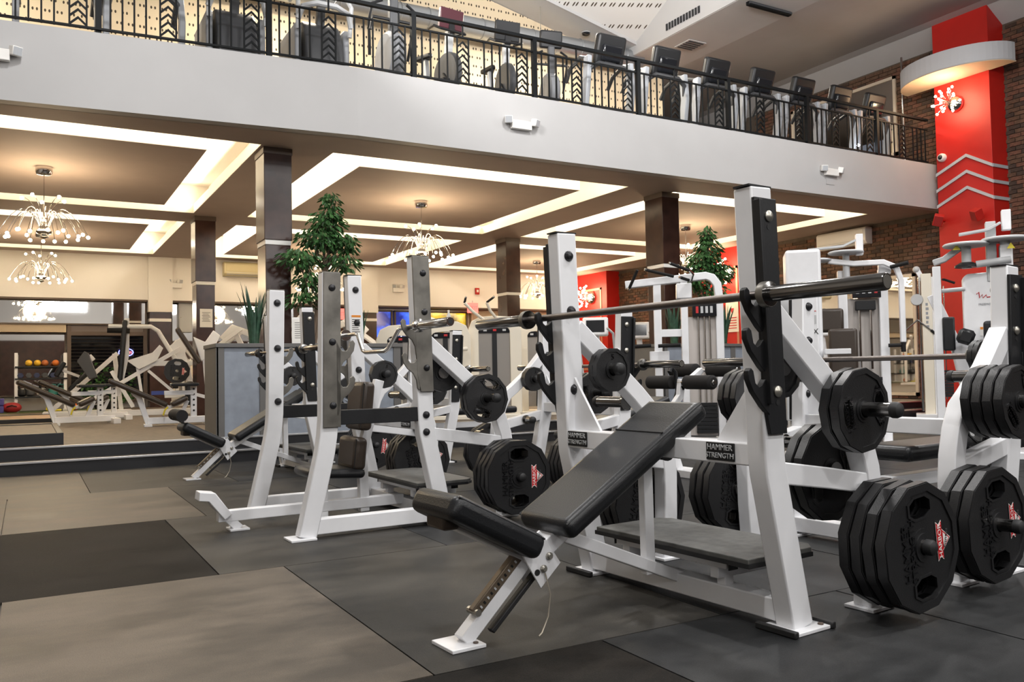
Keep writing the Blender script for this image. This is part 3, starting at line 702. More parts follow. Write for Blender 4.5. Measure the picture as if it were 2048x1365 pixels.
# --- middle double rack with the shoulder-press seat
X, Y, rz = BENCH['C']
c_ = olympic_bench('press_rack', 'white double press rack with grey hook plates and upright brown seat', 'weight rack', X, Y, rz, 1.575, [1.175, .98], style='steel'); PLATFORM_PARENT['C'] = c_.name; spotter('C')
for s in (-1, 1):
    y = s*.53
    u = MB().path([(-.555, y, 1.455), (-.57, y, .64), (-.578, y, .55), (-.592, y, .46), (-.70, y, .008)], .076, .10, X_).build('front_upright', WHITE, c_, .006)
    MB().bb((-.605, y-.034, 1.455), (-.505, y+.034, 1.461)).build('end_cap', STEEL, u)
    MB().bb((-.80, y-.075, 0), (-.66, y+.075, .012)).build('foot_plate', WHITE, c_, .002)
    MB().bb((-.72, y-.034, .02), (.17, y+.034, .105)).build('side_base_beam', WHITE, c_, .005)
    sb = MB().bb((-.53, y-.030, .610), (-.02, y+.030, .692)).build('safety_bar', BLACKP, c_, .003)
    yo = y+s*.046; hp = MB()
    hp.prism([(-.612, .60), (-.512, .60), (-.505, 1.455), (-.602, 1.455)], (0, yo, 0), X_, Z_, .012)
    for hz in (1.05, .85): hp.prism([(-1.115-.0-(a_x+.01)+.56, c_z) for a_x, c_z in curl_poly(hz)], (0, yo, 0), X_, Z_, .012)
    h = hp.build('front_hook_plate', STEEL, c_, .002)
    for z in (1.37, 1.07, .72):
        MB().lathe([(.020, 0), (.018, .008), (.004, .014)], (-.556, yo+s*.006, z), (0, s, 0), 12).build('bolt', BOLT, h)
        MB().lathe([(.024, 0), (.023, .006), (.014, .018), (.003, .021)], (-.556, y-s*.037, z), (0, -s, 0), 14).build('bolt', BOLT, u)
    for z in (.645, .545): MB().lathe([(.022, 0), (.02, .008), (.004, .014)], (.012, y+s*.038, z), (0, s, 0), 12).build('bolt', BOLT, c_)
pad(c_, (-.235, .545), (-.205, .845), .27, .085, 'head_pad', BROWNV)
pad(c_, (-.285, .305), (-.265, .505), .30, .085, 'lumbar_pad', BROWNV)
pad(c_, (-.56, .335), (-.20, .310), .32, .06, 'seat_pad', VINYL)
MB().path([(-.16, 0, .03), (-.17, 0, .40), (-.05, 0, .85)], .05, .06, X_).build('seat_post', WHITE, c_, .004)
MB().bb((-.45, -.03, .02), (-.40, .03, .26)).build('seat_front_post', WHITE, c_, .004)
MB().bb((-1.05, -.032, .055), (.10, .032, .118)).build('spine_beam', WHITE, c_, .004)
MB().path([(-1.16, 0, .215), (-1.09, 0, .205), (-1.0, 0, .085)], .05, .12, Y_).build('foot_rest', WHITE, c_, .004)
MB().path([(-1.03, 0, .11), (-.93, 0, .008)], .06, .05, (1, 0, 1)).build('front_leg', WHITE, c_, .004)
MB().bb((-.99, -.06, 0), (-.88, .06, .012)).build('front_foot_plate', WHITE, c_, .002)
lp = MB().bb((-.036, -.505, .74), (-.034, -.44, .78))
wl = MB().bb((-.045, .4895, 1.17), (.025, .4918, 1.30)).build('warning_label', WHST, c_); MB().bb((-.043, .4885, 1.285), (.023, .4895, 1.30)).build('orange_strip', ORANGE, wl)
for k in range(7): MB().bb((-.040, .4887, 1.182+k*.014), (.018-.006*(k % 3), .4895, 1.187+k*.014)).build('print_line', INK, wl)
# curl bar with its bends, resting on the tall hooks
cb = thing('curl_bar', 'bent steel curl bar resting on the grey hooks of the double rack', 'barbell', tuple(world('C', -.095, -.12, 1.158)), R(1.5))
pts = [(0, .58, 0), (0, .40, 0), (0, .36, -.008), (0, .27, -.115), (0, .22, -.128), (0, -.10, -.128), (0, -.15, -.115), (0, -.31, -.008), (0, -.35, 0), (0, -.58, 0)]
MB().tube(pts, .0135, 12).build('bent_shaft', CHROME, cb)
for s in (-1, 1):
    o = MB().lathe([(.038, 0), (.038, .026), (.0255, .030), (.0255, .40), (.023, .406)], (0, s*.58, 0), (0, s, 0), 20).build('sleeve', CHROME, cb)
    MB().lathe([(.013, .4065), (.013, .4075)], (0, s*.58, 0), (0, s, 0), 12).build('end_hole', RUBEDGE, o)
# --- far incline bench
d_ = incline('D', 'farther incline bench beside the grey planter, brown edged pads'); PLATFORM_PARENT['D'] = d_.name; spotter('D')
for o in d_.children:
    if o.name.startswith(('back_pad.', 'seat_pad')): pass
barbell('steel barbell with a red end cap on the farther incline bench', *world('D', -.09, 0, 1.118), rz=R(3), red=True)
b = MB(); b.tube([(-1.02, -.0, .56), (-.93, 0, .50)], .022, 10); b.build('handle_post', CHROME, d_); MB().cyl((-.985, -.17, .565), (-.985, .17, .565), .05, 14).build('foam_roller', FOAM, d_)
# --- flat bench at the right edge
X, Y, rz = BENCH['E']
e_ = olympic_bench('flat_bench', 'flat bench at the right edge, barbell with two small plates', 'weight bench', X, Y, rz, 1.31, [.937, .80])
pad(e_, (.12, .425), (-1.05, .425), .28, .075, 'bench_pad')
MB().bb((-.95, -.035, .288), (.10, .035, .350)).build('pad_beam', WHITE, e_, .004); MB().path([(-.82, 0, .31), (-.9, 0, .02)], .06, .06, X_).build('end_leg', WHITE, e_, .004)
MB().bb((-.98, -.20, 0), (-.84, .20, .05)).build('end_foot', WHITE, e_, .004); MB().path([(.06, 0, .30), (.10, 0, .06)], .05, .05, X_).build('inner_leg', BLACKP, e_, .003)
eb = barbell('long steel barbell across the flat bench at the right edge', 3.80, 3.04, .921, R(1.5))
for i in range(2):
    M = Matrix.Translation((3.80, 2.335-i*.0245, .918))
    weight_plate(2.5, M, .2*i, f"{['inner', 'outer'][i]} tiny 2.5 pound plate threaded on the right edge barbell", i == 1)
# --- decline bench with rollers
X, Y, rz = BENCH['G']
g_ = olympic_bench('decline_bench', 'decline bench with four black foam rollers behind the nearest incline bench', 'weight bench', X, Y, rz, 1.31, [.937, .80])
pad(g_, (.18, .34), (-.78, .60), .28, .075, 'bench_pad')
MB().path([(.15, 0, .23), (-.85, 0, .51)], .07, .06, Z_).build('pad_beam', WHITE, g_, .004)
MB().path([(-.78, 0, .50), (-.95, 0, .02)], .07, .07, X_).build('end_leg', WHITE, g_, .004); MB().bb((-1.1, -.25, 0), (-.9, .25, .06)).build('end_foot', WHITE, g_, .004)
rm = MB(); rm.path([(-.80, 0, .47), (-.98, 0, .66), (-1.0, 0, .80)], .05, .05, X_); rm.path([(-.98, 0, .72), (-1.22, 0, .875)], .05, .045, Z_); rm.build('roller_mast', WHITE, g_, .004)
for x, z in ((-.985, .775), (-1.24, .872)):
    MB().cyl((x, -.42, z), (x, .42, z), .014, 10).build('roller_axle', CHROME, g_)
    for s in (-1, 1):
        f = MB().lathe([(.040, 0), (.058, .012), (.058, .31), (.040, .325)], (x, s*.075, z), (0, s, 0), 18).build('foam_roller', FOAM, g_)
        MB().lathe([(.020, .325), (.016, .335)], (x, s*.075, z), (0, s, 0), 12).build('roller_cap', CHROME, f)
MB().tube([(-.90, -.03, .86), (-.93, -.04, .90), (-.97, -.04, .86), (-.99, -.04, .70), (-.95, -.04, .60)], .018, 8).build('curved_handle', BLACKP, g_)
barbell('chrome sleeved barbell racked on the decline bench', 3.815, 5.48, .921, 0)
X, Y, rz = BENCH['H']
h_ = olympic_bench('flat_bench', 'farthest flat bench in front of the weight stack machines', 'weight bench', X, Y, rz, 1.31, [.937, .80])
pad(h_, (.30, .44), (-.95, .44), .28, .075, 'bench_pad'); MB().bb((-.9, -.035, .30), (.25, .035, .362)).build('pad_beam', WHITE, h_, .004); MB().path([(-.82, 0, .31), (-.9, 0, .02)], .06, .06, X_).build('end_leg', WHITE, h_, .004)
barbell('barbell racked on the farthest flat bench', 3.815, 8.24, .921, 0)
for tb, m in ((e_, 1), (g_, 1)):
    wl = MB().bb((-.04, .4885, .93), (.02, .4918, 1.06)).build('warning_label', WHST, tb); MB().bb((.006, .4878, .93), (.02, .4886, 1.06)).build('orange_strip', ORANGE, wl)
# --- plates on every peg
stack('A', -1, 'lower', 45, 4, 'low front peg of the nearest incline bench', R(-6))
stack('A', -1, 'upper', 25, 2, 'upper front peg of the nearest incline bench', R(82))
stack('A', -1, 'inner', 10, 1, 'inner peg, near side of the nearest incline bench', .4)
stack('A', -1, 'low_inner', 35, 2, 'low inner peg of the nearest incline bench', R(60))
stack('A', 1, 'lower', 45, 3, 'low far-side peg of the nearest incline bench', R(10))
stack('A', 1, 'inner', 5, 2, 'inner far-side peg of the nearest incline bench', 0)
stack('E', 1, 'lower', 45, 3, 'low near peg of the right edge flat bench', R(-4))
stack('E', 1, 'upper', 25, 4, 'upper near peg of the right edge flat bench', R(50))
stack('E', 1, 'low_inner', 35, 1, 'low inner peg of the right edge flat bench', R(30))
stack('E', -1, 'lower', 45, 3, 'low far peg of the right edge flat bench', R(8))
stack('E', -1, 'upper', 25, 3, 'upper far peg of the right edge flat bench', R(40))
stack('C', -1, 'lower', 45, 4, 'low near peg of the double press rack', R(0))
stack('C', -1, 'upper', 25, 2, 'upper near peg of the double press rack', R(20))
stack('C', 1, 'lower', 45, 4, 'low far peg of the double press rack', R(-8))
stack('C', 1, 'inner', 5, 2, 'inner far-side peg of the double press rack', .3)
stack('C', -1, 'inner', 10, 1, 'inner near-side peg of the double press rack', .3)
stack('G', 1, 'lower', 45, 4, 'low near peg of the decline bench', R(-10))
stack('G', 1, 'upper', 25, 2, 'upper near peg of the decline bench', R(90))
stack('G', -1, 'inner', 5, 2, 'inner far-side peg of the decline bench', .2)
stack('G', -1, 'lower', 45, 2, 'low far peg of the decline bench', .1)
stack('H', 1, 'lower', 45, 3, 'low near peg of the farthest flat bench', .1)
stack('H', 1, 'upper', 25, 4, 'upper near peg of the farthest flat bench', .5)
stack('D', -1, 'lower', 45, 3, 'low near peg of the farther incline bench', .15)
stack('D', -1, 'upper', 25, 1, 'upper near peg of the farther incline bench', .5)
stack('D', 1, 'inner', 5, 2, 'inner far-side peg of the farther incline bench', .1)
# ---------------------------------------------------------------- chandeliers and wall sconces
def bez(p0, p1, p2, n=8):
    return [p0*(1-t)**2+p1*2*t*(1-t)+p2*t*t for t in [k/n for k in range(n+1)]]
ARM = []
for (p0, p1, p2) in [((.05, 0, -.02), (.22, 0, .52), (.52, 0, -.09)), ((.05, 0, -.02), (.20, 0, .46), (.43, 0, -.10)), ((.05, 0, -.02), (.16, 0, .44), (.35, 0, -.05)), ((.04, 0, 0), (.08, 0, .34), (.26, 0, .40))]:
    pts = bez(V(p0), V(p1), V(p2)); ARM.append((MB().tube(pts, .0042, 5).mesh('arm', CHROME), MB().ball(V(p2)+V((0, 0, -.02)), .023, 10, 6).mesh('bulb', BULB)))
def chandelier(label, x, y):
    t = thing('chandelier', label, 'chandelier', (x, y, 2.90))
    MB().lathe([(.10, .80), (.105, .74), (.09, .70), (.02, .69)], (0, 0, 0), Z_, 20).build('canopy', CHROME, t)
    MB().cyl((0, 0, -.02), (0, 0, .70), .006, 8).build('rod', CHROME, t)
    MB().lathe([(.03, .10), (.05, .06), (.07, -.03), (.09, -.045), (.10, -.06), (.08, -.085), (.03, -.10), (.05, -.115), (.055, -.13), (.02, -.15)], (0, 0, 0), Z_, 20).build('hub', CHROME, t)
    n = 20
    for k in range(n):
        i = (0, 1, 2, 0, 1)[k % 5]; a = 2*PI*k/n+random.uniform(-.08, .08)
        o = link('arm', ARM[i][0], t, (0, 0, 0), (0, 0, a)); link('bulb', ARM[i][1], o)
    for k in range(5):
        o = link('arm', ARM[3][0], t, (0, 0, 0), (0, 0, 2*PI*k/5+.4)); link('bulb', ARM[3][1], o)
    l = bpy.data.lights.new('chandelier_light', 'POINT'); l.energy = 34; l.color = (1, .74, .46); l.shadow_soft_size = .3
    o = bpy.data.objects.new('chandelier_light', l); COL.objects.link(o); o.parent = t; o.location = (0, 0, .12)
for lab, x, y in [('sprawling chrome chandelier, nearest at the far left', .183, 12.67), ('chrome chandelier hanging below and behind the leftmost one', .22, 18.3), ('sprawling chrome chandelier above the grey hook plate, mid ceiling', 5.57, 12.67), ('chrome chandelier partly hidden behind the left ficus', 5.6, 18.3), ('chrome chandelier beside the right ficus top', 11.18, 12.67), ('chrome chandelier left of the tall white bench upright', 11.2, 18.3)]:
    chandelier(lab, x, y)
def sconce(label, x, y, z, s, pw):
    t = thing('wall_sconce', label, 'wall lamp', (x, y, z))
    MB().lathe([(.17*s, 0), (.17*s, -.01), (.14*s, -.07), (.07*s, -.11), (.02, -.12)], (.1, 0, 0), X_, 20).build('chrome_dish', CHROME, t)
    rnd = random.Random(int(y*10))
    for k in range(22):
        a = 2*PI*k/22*2.4; rr = (.12+.20*((k*7) % 11)/11)*s
        p = V((-.16-.10*rnd.random(), rr*math.cos(a), rr*math.sin(a)))
        o = MB().tube(bez(V((.0, 0, 0)), V((-.20, p.y*.4, p.z*.4)), p, 5), .004, 5).build('stem', CHROME, t)
        MB().ball(p, .025*s, 8, 6).build('bulb', BULB, o)
    l = bpy.data.lights.new('sconce_light', 'POINT'); l.energy = pw; l.color = (1, .66, .38); l.shadow_soft_size = .2
    o = bpy.data.objects.new('sconce_light', l); COL.objects.link(o); o.parent = t; o.location = (-.42, 0, .0)
sconce('cluster sconce of bulbs high on the red pillar', 14.08, 8.95, 5.46, .85, 13)
sconce('bulb cluster sconce on the framed red pillar behind the right ficus', 14.08, 14.6, 3.1, 1.1, 14)
sconce('bulb cluster sconce on the farthest red pillar', 14.08, 20.18, 3.0, 1.15, 14)
# ---------------------------------------------------------------- plants and planters
def planter(label, x0, x1, y0, y1, h, posts):
    t = thing('planter', label, 'planter', (x0, y0, 0))
    w_ = x1-x0; d = y1-y0
    MB().bb((.015, .015, 0), (w_-.015, d-.02, h-.03)).build('panel', PLANTERG, t)
    MB().bb((-.006, .0, 0), (.01, d, h-.03)).build('side_panel', PLANTERT, t)
    MB().bb((-.02, -.015, h-.045), (w_+.02, .05, h)).build('top_trim', PLANTERT, t, .004)
    MB().bb((-.02, .05, h-.045), (.05, d, h)).build('top_trim', PLANTERT, t, .004); MB().bb((w_-.03, .05, h-.045), (w_+.02, d, h)).build('top_trim', PLANTERT, t, .004)
    MB().bb((.05, .05, h-.10), (w_-.03, d-.02, h-.025)).build('soil', SOIL, t)
    for p in posts: MB().bb((p-.045, .0, 0), (p+.045, .03, h-.04)).build('corner_strip', PLANTERT, t, .003)
    MB().bb((-.01, -.005, 0), (w_+.01, .02, .09)).build('base_strip', PLANTERT, t)
    return t
planter('long blue grey planter on the step at left, holding a ficus', 1.80, 3.95, 9.66, 10.39, 1.26, [.03, .50, 1.3, 2.1])
planter('blue grey planter at right below the red framed pillar', 8.05, 10.1, 9.66, 10.39, 1.26, [.03, .7, 1.37, 2.02])
def ficus(label, x, y, z, blobs, trunk, n, seed):
    t = thing('ficus_tree', label, 'tree', (x, y, z)); rnd = random.Random(seed)
    for k, off in enumerate(((0, 0), (.05, .03))):
        MB().tube([V(p)+V((off[0]*(1-i/6), off[1], 0)) for i, p in enumerate(trunk)], [.026, .024, .021, .018, .014, .009][:len(trunk)], 7).build('trunk', BARK, t)
    br = MB(); lf = MB()
    for (cx, cz, rx, rz, ry, share) in blobs:
        tz = max(.15, cz-.35-.25*rnd.random()); i = min(range(len(trunk)), key=lambda q: abs(trunk[q][2]-tz)); st_ = V(trunk[i])
        for q in range(4):
            e = V((cx+rnd.uniform(-.7, .7)*rx, rnd.uniform(-.7, .7)*ry, cz+rnd.uniform(-.5, .7)*rz)); br.tube(bez(st_, st_.lerp(e, .5)+V((0, 0, .08)), e, 4), [.009, .008, .006, .005, .003], 5)
        for q in range(int(n*share)):
            while True:
                u = V((rnd.uniform(-1, 1), rnd.uniform(-1, 1), rnd.uniform(-1, 1)))
                if .1 < u.length < 1: break
            p = V((cx+u.x*rx, u.y*ry, cz+u.z*rz)); out = V((u.x, u.y, -.55+rnd.uniform(-.5, .3))).normalized()
            L_ = rnd.uniform(.065, .105); wd = L_*.46; sd = out.cross(V((rnd.uniform(-.4, .4), rnd.uniform(-.4, .4), 1))).normalized(); nn = sd.cross(out).normalized()
            lf._add([p, p+out*L_*.35+sd*wd*.5+nn*.008, p+out*L_*.75+sd*wd*.4+nn*.006, p+out*L_, p+out*L_*.75-sd*wd*.4+nn*.006, p+out*L_*.35-sd*wd*.5+nn*.008, p+out*L_*.5-nn*.004],
                    [(0, 6, 1), (1, 6, 2), (2, 6, 3), (3, 6, 4), (4, 6, 5), (5, 6, 0)])
    br.build('branches', BARK, t)
    o = lf.build('foliage', LEAF, t, smooth=False); o['kind'] = 'stuff'
    return t
trk = [(0, 0, 0), (.05, 0, .32), (.10, 0, .62), (.17, 0, .95), (.24, 0, 1.25), (.28, 0, 1.55)]
ficus('leafy ficus tree in the left planter before the walnut column', 2.96, 10.08, 1.18, [(.27, 1.78, .10, .20, .10, .09), (.22, 1.58, .22, .16, .18, .16), (.14, 1.38, .30, .15, .22, .20), (.42, 1.33, .20, .14, .18, .12), (-.12, 1.12, .26, .14, .2, .14), (.40, 1.10, .24, .11, .2, .11), (-.02, .86, .16, .12, .16, .08), (-.10, .62, .18, .12, .15, .06), (.18, .66, .12, .14, .12, .04)], trk, 1500, 3)
ficus('leafy ficus tree in the right planter before the red wall', 9.18, 10.06, 1.18, [(.14, 1.82, .10, .16, .10, .08), (.16, 1.62, .22, .16, .18, .16), (.10, 1.38, .34, .18, .22, .26), (.34, 1.22, .26, .18, .2, .18), (-.10, 1.10, .22, .16, .2, .14), (.22, .92, .26, .16, .2, .12), (.20, .62, .12, .18, .12, .06)], [(0, 0, 0), (.03, 0, .32), (.05, 0, .62), (.10, 0, .95), (.13, 0, 1.25), (.15, 0, 1.55)], 1500, 8)
def snake(label, x, y, n, hmax, seed):
    t = thing('snake_plant', label, 'plant', (x, y, 1.22)); rnd = random.Random(seed)
    MB().lathe([(.09, 0), (.12, .0), (.13, .04), (.10, .05)], (0, 0, 0), Z_, 14).build('root_clump', SOIL, t)
    for k in range(n):
        a = 2*PI*k/n+rnd.uniform(-.3, .3); h = hmax*rnd.uniform(.55, 1); ln = rnd.uniform(.05, .26)*h; w_ = rnd.uniform(.024, .036); tw = rnd.uniform(-.6, .6)
        vs = []; fs = []; m = 7
        for i in range(m+1):
            s = i/m; c = V((math.cos(a)*(.05+ln*s*s), math.sin(a)*(.05+ln*s*s), .03+h*s)); ww = w_*(.55+.9*s-1.42*s**3) if i < m else .002
            d = V((-math.sin(a+tw*s), math.cos(a+tw*s), 0)); nrm = V((math.cos(a+tw*s), math.sin(a+tw*s), 0))
            vs += [c-d*ww, c+nrm*ww*.35, c+d*ww]
            if i: fs += [(3*i-3, 3*i-2, 3*i+1, 3*i), (3*i-2, 3*i-1, 3*i+2, 3*i+1)]
        MB()._add(vs, fs).build('leaf', LEAF2, t)
    return t
snake('snake plant in the left planter, left of the walnut column', 2.28, 10.02, 20, .76, 1)
snake('small snake plant in the left planter, behind the white rack upright', 3.55, 10.02, 8, .45, 2)
snake('snake plant in the right planter, below the walnut column', 8.50, 9.95, 18, .72, 4)
snake('snake plant in the right planter, right of the ficus trunk', 9.50, 9.95, 18, .68, 5)
# framed notice standing on the planter
t = thing('framed_notice', 'white framed notice standing on the left planter rim', 'notice', (2.72, 9.72, 1.262), R(-8))
MB().box((0, 0, .15), (.165, .015, .30)).build('frame', WHST, t, .003); MB().bb((-.066, -.009, .02), (.066, -.0076, .28)).build('sheet', PAPER, t)
for k in range(8): MB().bb((-.05, -.0105, .06+k*.025), (.05-.02*(k % 3), -.009, .066+k*.025)).build('print_line', INK, t)
MB().bb((-.02, .0, 0), (.02, .09, .01)).build('stand', WHST, t)
# paper notice on the second column
t = thing('paper_notice', 'white printed sheet taped to the second walnut column', 'notice', (2.69, 15.400, 1.92))
MB().bb((-.105, -.004, -.16), (.105, -.001, .16)).build('sheet', PAPER, t)
for k in range(7): MB().bb((-.07+.01*(k % 2), -.0058, -.06+k*.025), (.07-.015*(k % 3), -.0042, -.053+k*.025)).build('print_line', INK, t)
# notice on the red pillar
t = thing('paper_notice', 'pale notice sheet with red print on the red framed pillar', 'notice', (14.19, 14.55, 2.1))
MB().bb((-.006, -.20, -.38), (-.002, .20, .38)).build('sheet', PAPER, t); MB().prism([(-.07, .12), (.07, .12), (0, 0)], (-.008, 0, .05), Y_, Z_, .003).build('triangle', REDST, t)
for k in range(5): MB().bb((-.009, -.14, -.30+k*.06), (-.006, .14-.03*(k % 3), -.28+k*.06)).build('print_line', REDST, t)
# ---------------------------------------------------------------- small things on walls and balcony front
def emergency(label, x, y, z, up=False, rz=0):
    t = thing('emergency_light', label, 'emergency light', (x, y, z), rz)
    MB().bb((-.15, -.065, -.06), (.15, 0, .055)).build('housing', WHST, t, .008)
    for s in (-1, 1):
        h = MB()
        rot = Matrix.Rotation(.5*s, 3, 'Z') @ Matrix.Rotation(.25, 3, 'X')
        c = (s*.20, -.06, .045) if not up else (s*.11, -.04, .10)
        o = h.box(c, (.10, .085, .095), rot).build('lamp_head', WHST, t, .008)
        for k in range(3): MB().box(V(c)+rot @ V((-.03+k*.03, -.044, 0)), (.004, .004, .08), rot).build('grid_bar', LTGREY, o)
        MB().box(V(c)+rot @ V((0, -.043, 0)), (.085, .003, .08), rot).build('lens', mat('grey_lens', (.5, .52, .55), .2), o)
    return t
emergency('twin head emergency light, middle of the balcony front', 5.58, 9.47, 4.10)
emergency('twin head emergency light near the right end of the balcony front', 11.5, 9.47, 4.08)
emergency('twin head emergency light cut by the left picture edge', -.31, 9.77, 4.14)
MB_ = thing('label_plate', 'small blank plate under the right balcony emergency light', 'plate', (11.5, 9.466, 3.93)); MB().bb((-.10, -.004, -.05), (.10, 0, .05)).build('plate', FASCIA, MB_)
emergency('emergency light with lamps on top, left on the beige bulkhead', 2.98, 21.04, 3.05, True)
emergency('emergency light with lamps on top, middle of the beige bulkhead', 8.54, 21.04, 3.12, True)
EXM = lit('exit_letter_red', (1, .05, .04), 3.0)
def exit_sign(label, x, y, z):
    t = thing('exit_sign', label, 'exit sign', (x, y, z))
    MB().bb((-.16, -.03, -.15), (.16, .03, .13)).build('housing', mat('pink_exit_face', (.7, .18, .16), .4, emis=.8, ecol=(1, .16, .14)), t, .005)
    text('EXIT', .135, .002, EXM, t, (0, -.034, -.01), (R(90), 0, 0)); MB().cyl((0, 0, .13), (0, 0, .195), .01, 8).build('stem', LTGREY, t)
exit_sign('red exit sign beyond the middle double rack', 6.95, 21.12, 2.47); exit_sign('red exit sign right of the yellow street window', 10.75, 21.02, 2.70)
t = thing('fire_alarm', 'small red fire alarm box on the beige bulkhead', 'alarm', (10.9, 21.04, 3.16)); MB().bb((-.06, -.05, -.09), (.06, 0, .09)).build('case', RED, t, .006); MB().bb((-.03, -.054, -.03), (.03, -.05, .04)).build('strobe', WHST, t)
t = thing('electrical_cabinet', 'grey metal wall cabinet beside the second walnut column', 'cabinet', (3.24, 21.38, 1.97)); MB().bb((-.15, -.16, 0), (.15, 0, .70)).build('case', LTGREY, t, .006); MB().bb((-.13, -.166, .02), (.13, -.16, .68)).build('door', LTGREY, t, .003); MB().ball((-.10, -.172, .35), .012, 8, 6).build('latch', ZINC, t)
def ac(label, p, rz, w_, m):
    t = thing('air_conditioner', label, 'air conditioner', p, rz)
    MB().prism([(0, 0), (-.16, .0), (-.22, .06), (-.22, .30), (-.18, .34), (0, .34)], (0, 0, 0), Y_, Z_, w_).build('case', m, t, .012)
    fl = MB().box((0, -.222, .20), (w_-.10, .008, .17)).build('front_panel', m, t, .003)
    for k in range(4): MB().box((0, -.15-.02*k, -.002+.018*k), (w_-.12, .02, .006), Matrix.Rotation(-.6, 3, 'X')).build('louvre', LTGREY, t)
    MB().bb((-w_/2+.05, -.226, .085), (w_/2-.05, -.222, .092)).build('seam', LTGREY, t)
ac('white split air conditioner on the brick wall at right', (14.63, 11.67, 3.31), R(-90), 1.2, WHST)
ac('old beige air conditioner on the bulkhead behind the walnut columns', (4.55, 21.04, 3.30), 0, 1.0, mat('yellowed_plastic', (.50, .42, .24), .5))
for lab, y, z, rz in (('red painted speaker low on the pillar, balcony side', 9.25, 3.44, .5), ('red painted speaker low on the pillar, right side', 8.55, 3.42, -.5)):
    t = thing('wall_speaker', lab, 'speaker', (14.2, y, z)); rot = Matrix.Rotation(rz, 3, 'Z') @ Matrix.Rotation(-.45, 3, 'Y') @ Matrix.Rotation(.3, 3, 'X')
    MB().box((-.18, 0, 0), (.14, .16, .19), rot).build('cabinet', RED, t, .008); MB().box(V((-.18, 0, 0))+rot @ V((-.072, 0, 0)), (.006, .13, .16), rot).build('grille', mat('dark_red_grille', (.30, .012, .01), .7), t); MB().cyl((0, 0, 0), (-.12, 0, 0), .02, 8).build('bracket', RED, t)
t = thing('dome_camera', 'white dome security camera on the red pillar edge', 'camera', (14.2, 9.24, 4.57)); MB().lathe([(.075, 0), (.075, .05), (.055, .08)], (0, 0, 0), -X_, 18).build('housing', WHST, t); MB().ball((-.075, 0, 0), .042, 12, 8).build('dome', SCREENK, t)
def wall_mirror_x(label, y0, y1, z0, z1):
    t = thing('wall_mirror', label, 'mirror', (14.62, (y0+y1)/2, z0)); h = z1-z0; w_ = (y1-y0)/2
    MB().bb((-.012, -w_+.05, .05), (0, w_-.05, h-.05)).build('glass', MIRROR, t, smooth=False)
    b = MB(); b.bb((-.03, -w_, 0), (.01, w_, .06)); b.bb((-.03, -w_, h-.06), (.01, w_, h)); b.bb((-.03, -w_, 0), (.01, -w_+.06, h)); b.bb((-.03, w_-.06, 0), (.01, w_, h)); b.build('frame', mat('cream_frame', (.62, .52, .40), .5), t)
wall_mirror_x('cream framed wall mirror by the cable machine', 10.15, 13.4, .30, 2.62); wall_mirror_x('large framed mirror on the upper floor brick wall', 10.42, 13.0, 4.95, 6.50)
t = thing('support_pole', 'thin silver pole at the right end of the balcony', 'pole', (14.4, 10.13, 4.49)); MB().cyl((0, 0, 0), (0, 0, 2.23), .022, 12).build('tube', CHROME, t); MB().cyl((0, 0, 0), (0, 0, .02), .05, 14).build('flange', CHROME, t)
t = thing('hanging_sign', 'black panel hanging from the high ceiling', 'sign', (10.52, 9.74, 6.72)); MB().bb((-.5, -.04, -.02), (.46, .04, .6)).build('panel', RAIL, t, .01); MB().bb((-.5, -.05, .0), (.46, -.04, .03)).build('lower_rail', DKGREY, t)
# ---------------------------------------------------------------- machines on the lower floor at right
def at_px(name, label, cat, x, y, az, z=0): return thing(name, label, cat, (x, y, z), R(-az))
def rods(t, xs, z0, z1, y, r=.011, name='guide_rod'):
    for x in xs: MB().cyl((x, y, z0), (x, y, z1), r, 8).build(name, CHROME, t)
def stackw(t, x0, x1, y0, y1, z0, n, h=.045):
    for k in range(n): MB().bb((x0, y0, z0+k*h), (x1, y1, z0+k*h+h-.006)).build('stack_plate', BLACKP, t, .002)
# lat and row machine
t = at_px('lat_machine', 'white lat pulldown tower with black handles above, left of the ficus', 'exercise machine', 6.84, 7.72, 38)
F = WHITE
MB().bb((-.42, -.05, .06), (-.33, .05, 1.92)).build('front_post', F, t, .008)
MB().path([(-.75, 0, 1.905), (.20, 0, 1.985), (.27, 0, 1.96), (.33, 0, 1.88), (.345, 0, 1.75), (.345, 0, .06)], .11, .09, Z_).build('bent_top_beam', F, t, .008)
MB().bb((-.10, -.06, .06), (-.02, .06, 1.96)).build('tower_post', F, t, .006)
MB().bb((-.02, -.015, .10), (.31, .045, 1.50)).build('tower_back', mat('pale_taupe_panel', (.50, .46, .43), .5), t)
MB().bb((.03, -.075, 1.50), (.31, -.02, 1.655)).build('sign_panel', SCREENK, t, .005)
for k in range(4): MB().bb((.07+.055*k, -.079, 1.54), (.10+.055*k, -.075, 1.62)).build('pictogram', REDST if k == 0 else LTGREY, t)
rods(t, (.10, .17, .23), .45, 1.50, -.03); stackw(t, .05, .29, -.08, .0, .13, 8)
MB().bb((-.35, -.03, 1.27), (-.05, .03, 1.36)).build('cross_tube', F, t, .005)
MB().bb((-.55, -.35, 0), (-.45, .35, .06)).build('base_foot', F, t, .004); MB().bb((-.5, -.05, 0), (.38, .05, .07)).build('base_beam', F, t, .004); MB().bb((.30, -.35, 0), (.40, .35, .06)).build('base_foot', F, t, .004)
for (a, b_) in (((-.70, -.1, 1.86), (-.60, -.2, 2.06)), ((-.50, -.2, 2.06), (-.18, -.12, 1.98)), ((-.22, -.25, 2.12), (.0, -.16, 2.04)), ((-.10, -.15, 1.96), (.0, -.1, 1.93))):
    o = MB().cyl(a, b_, .018, 10).build('handle_grip', FOAM, t); d_ = (V(a)-V(b_)).normalized()*.02; MB().cyl(V(a), V(a)+d_, .016, 10).build('grip_cap', CHROME, o)
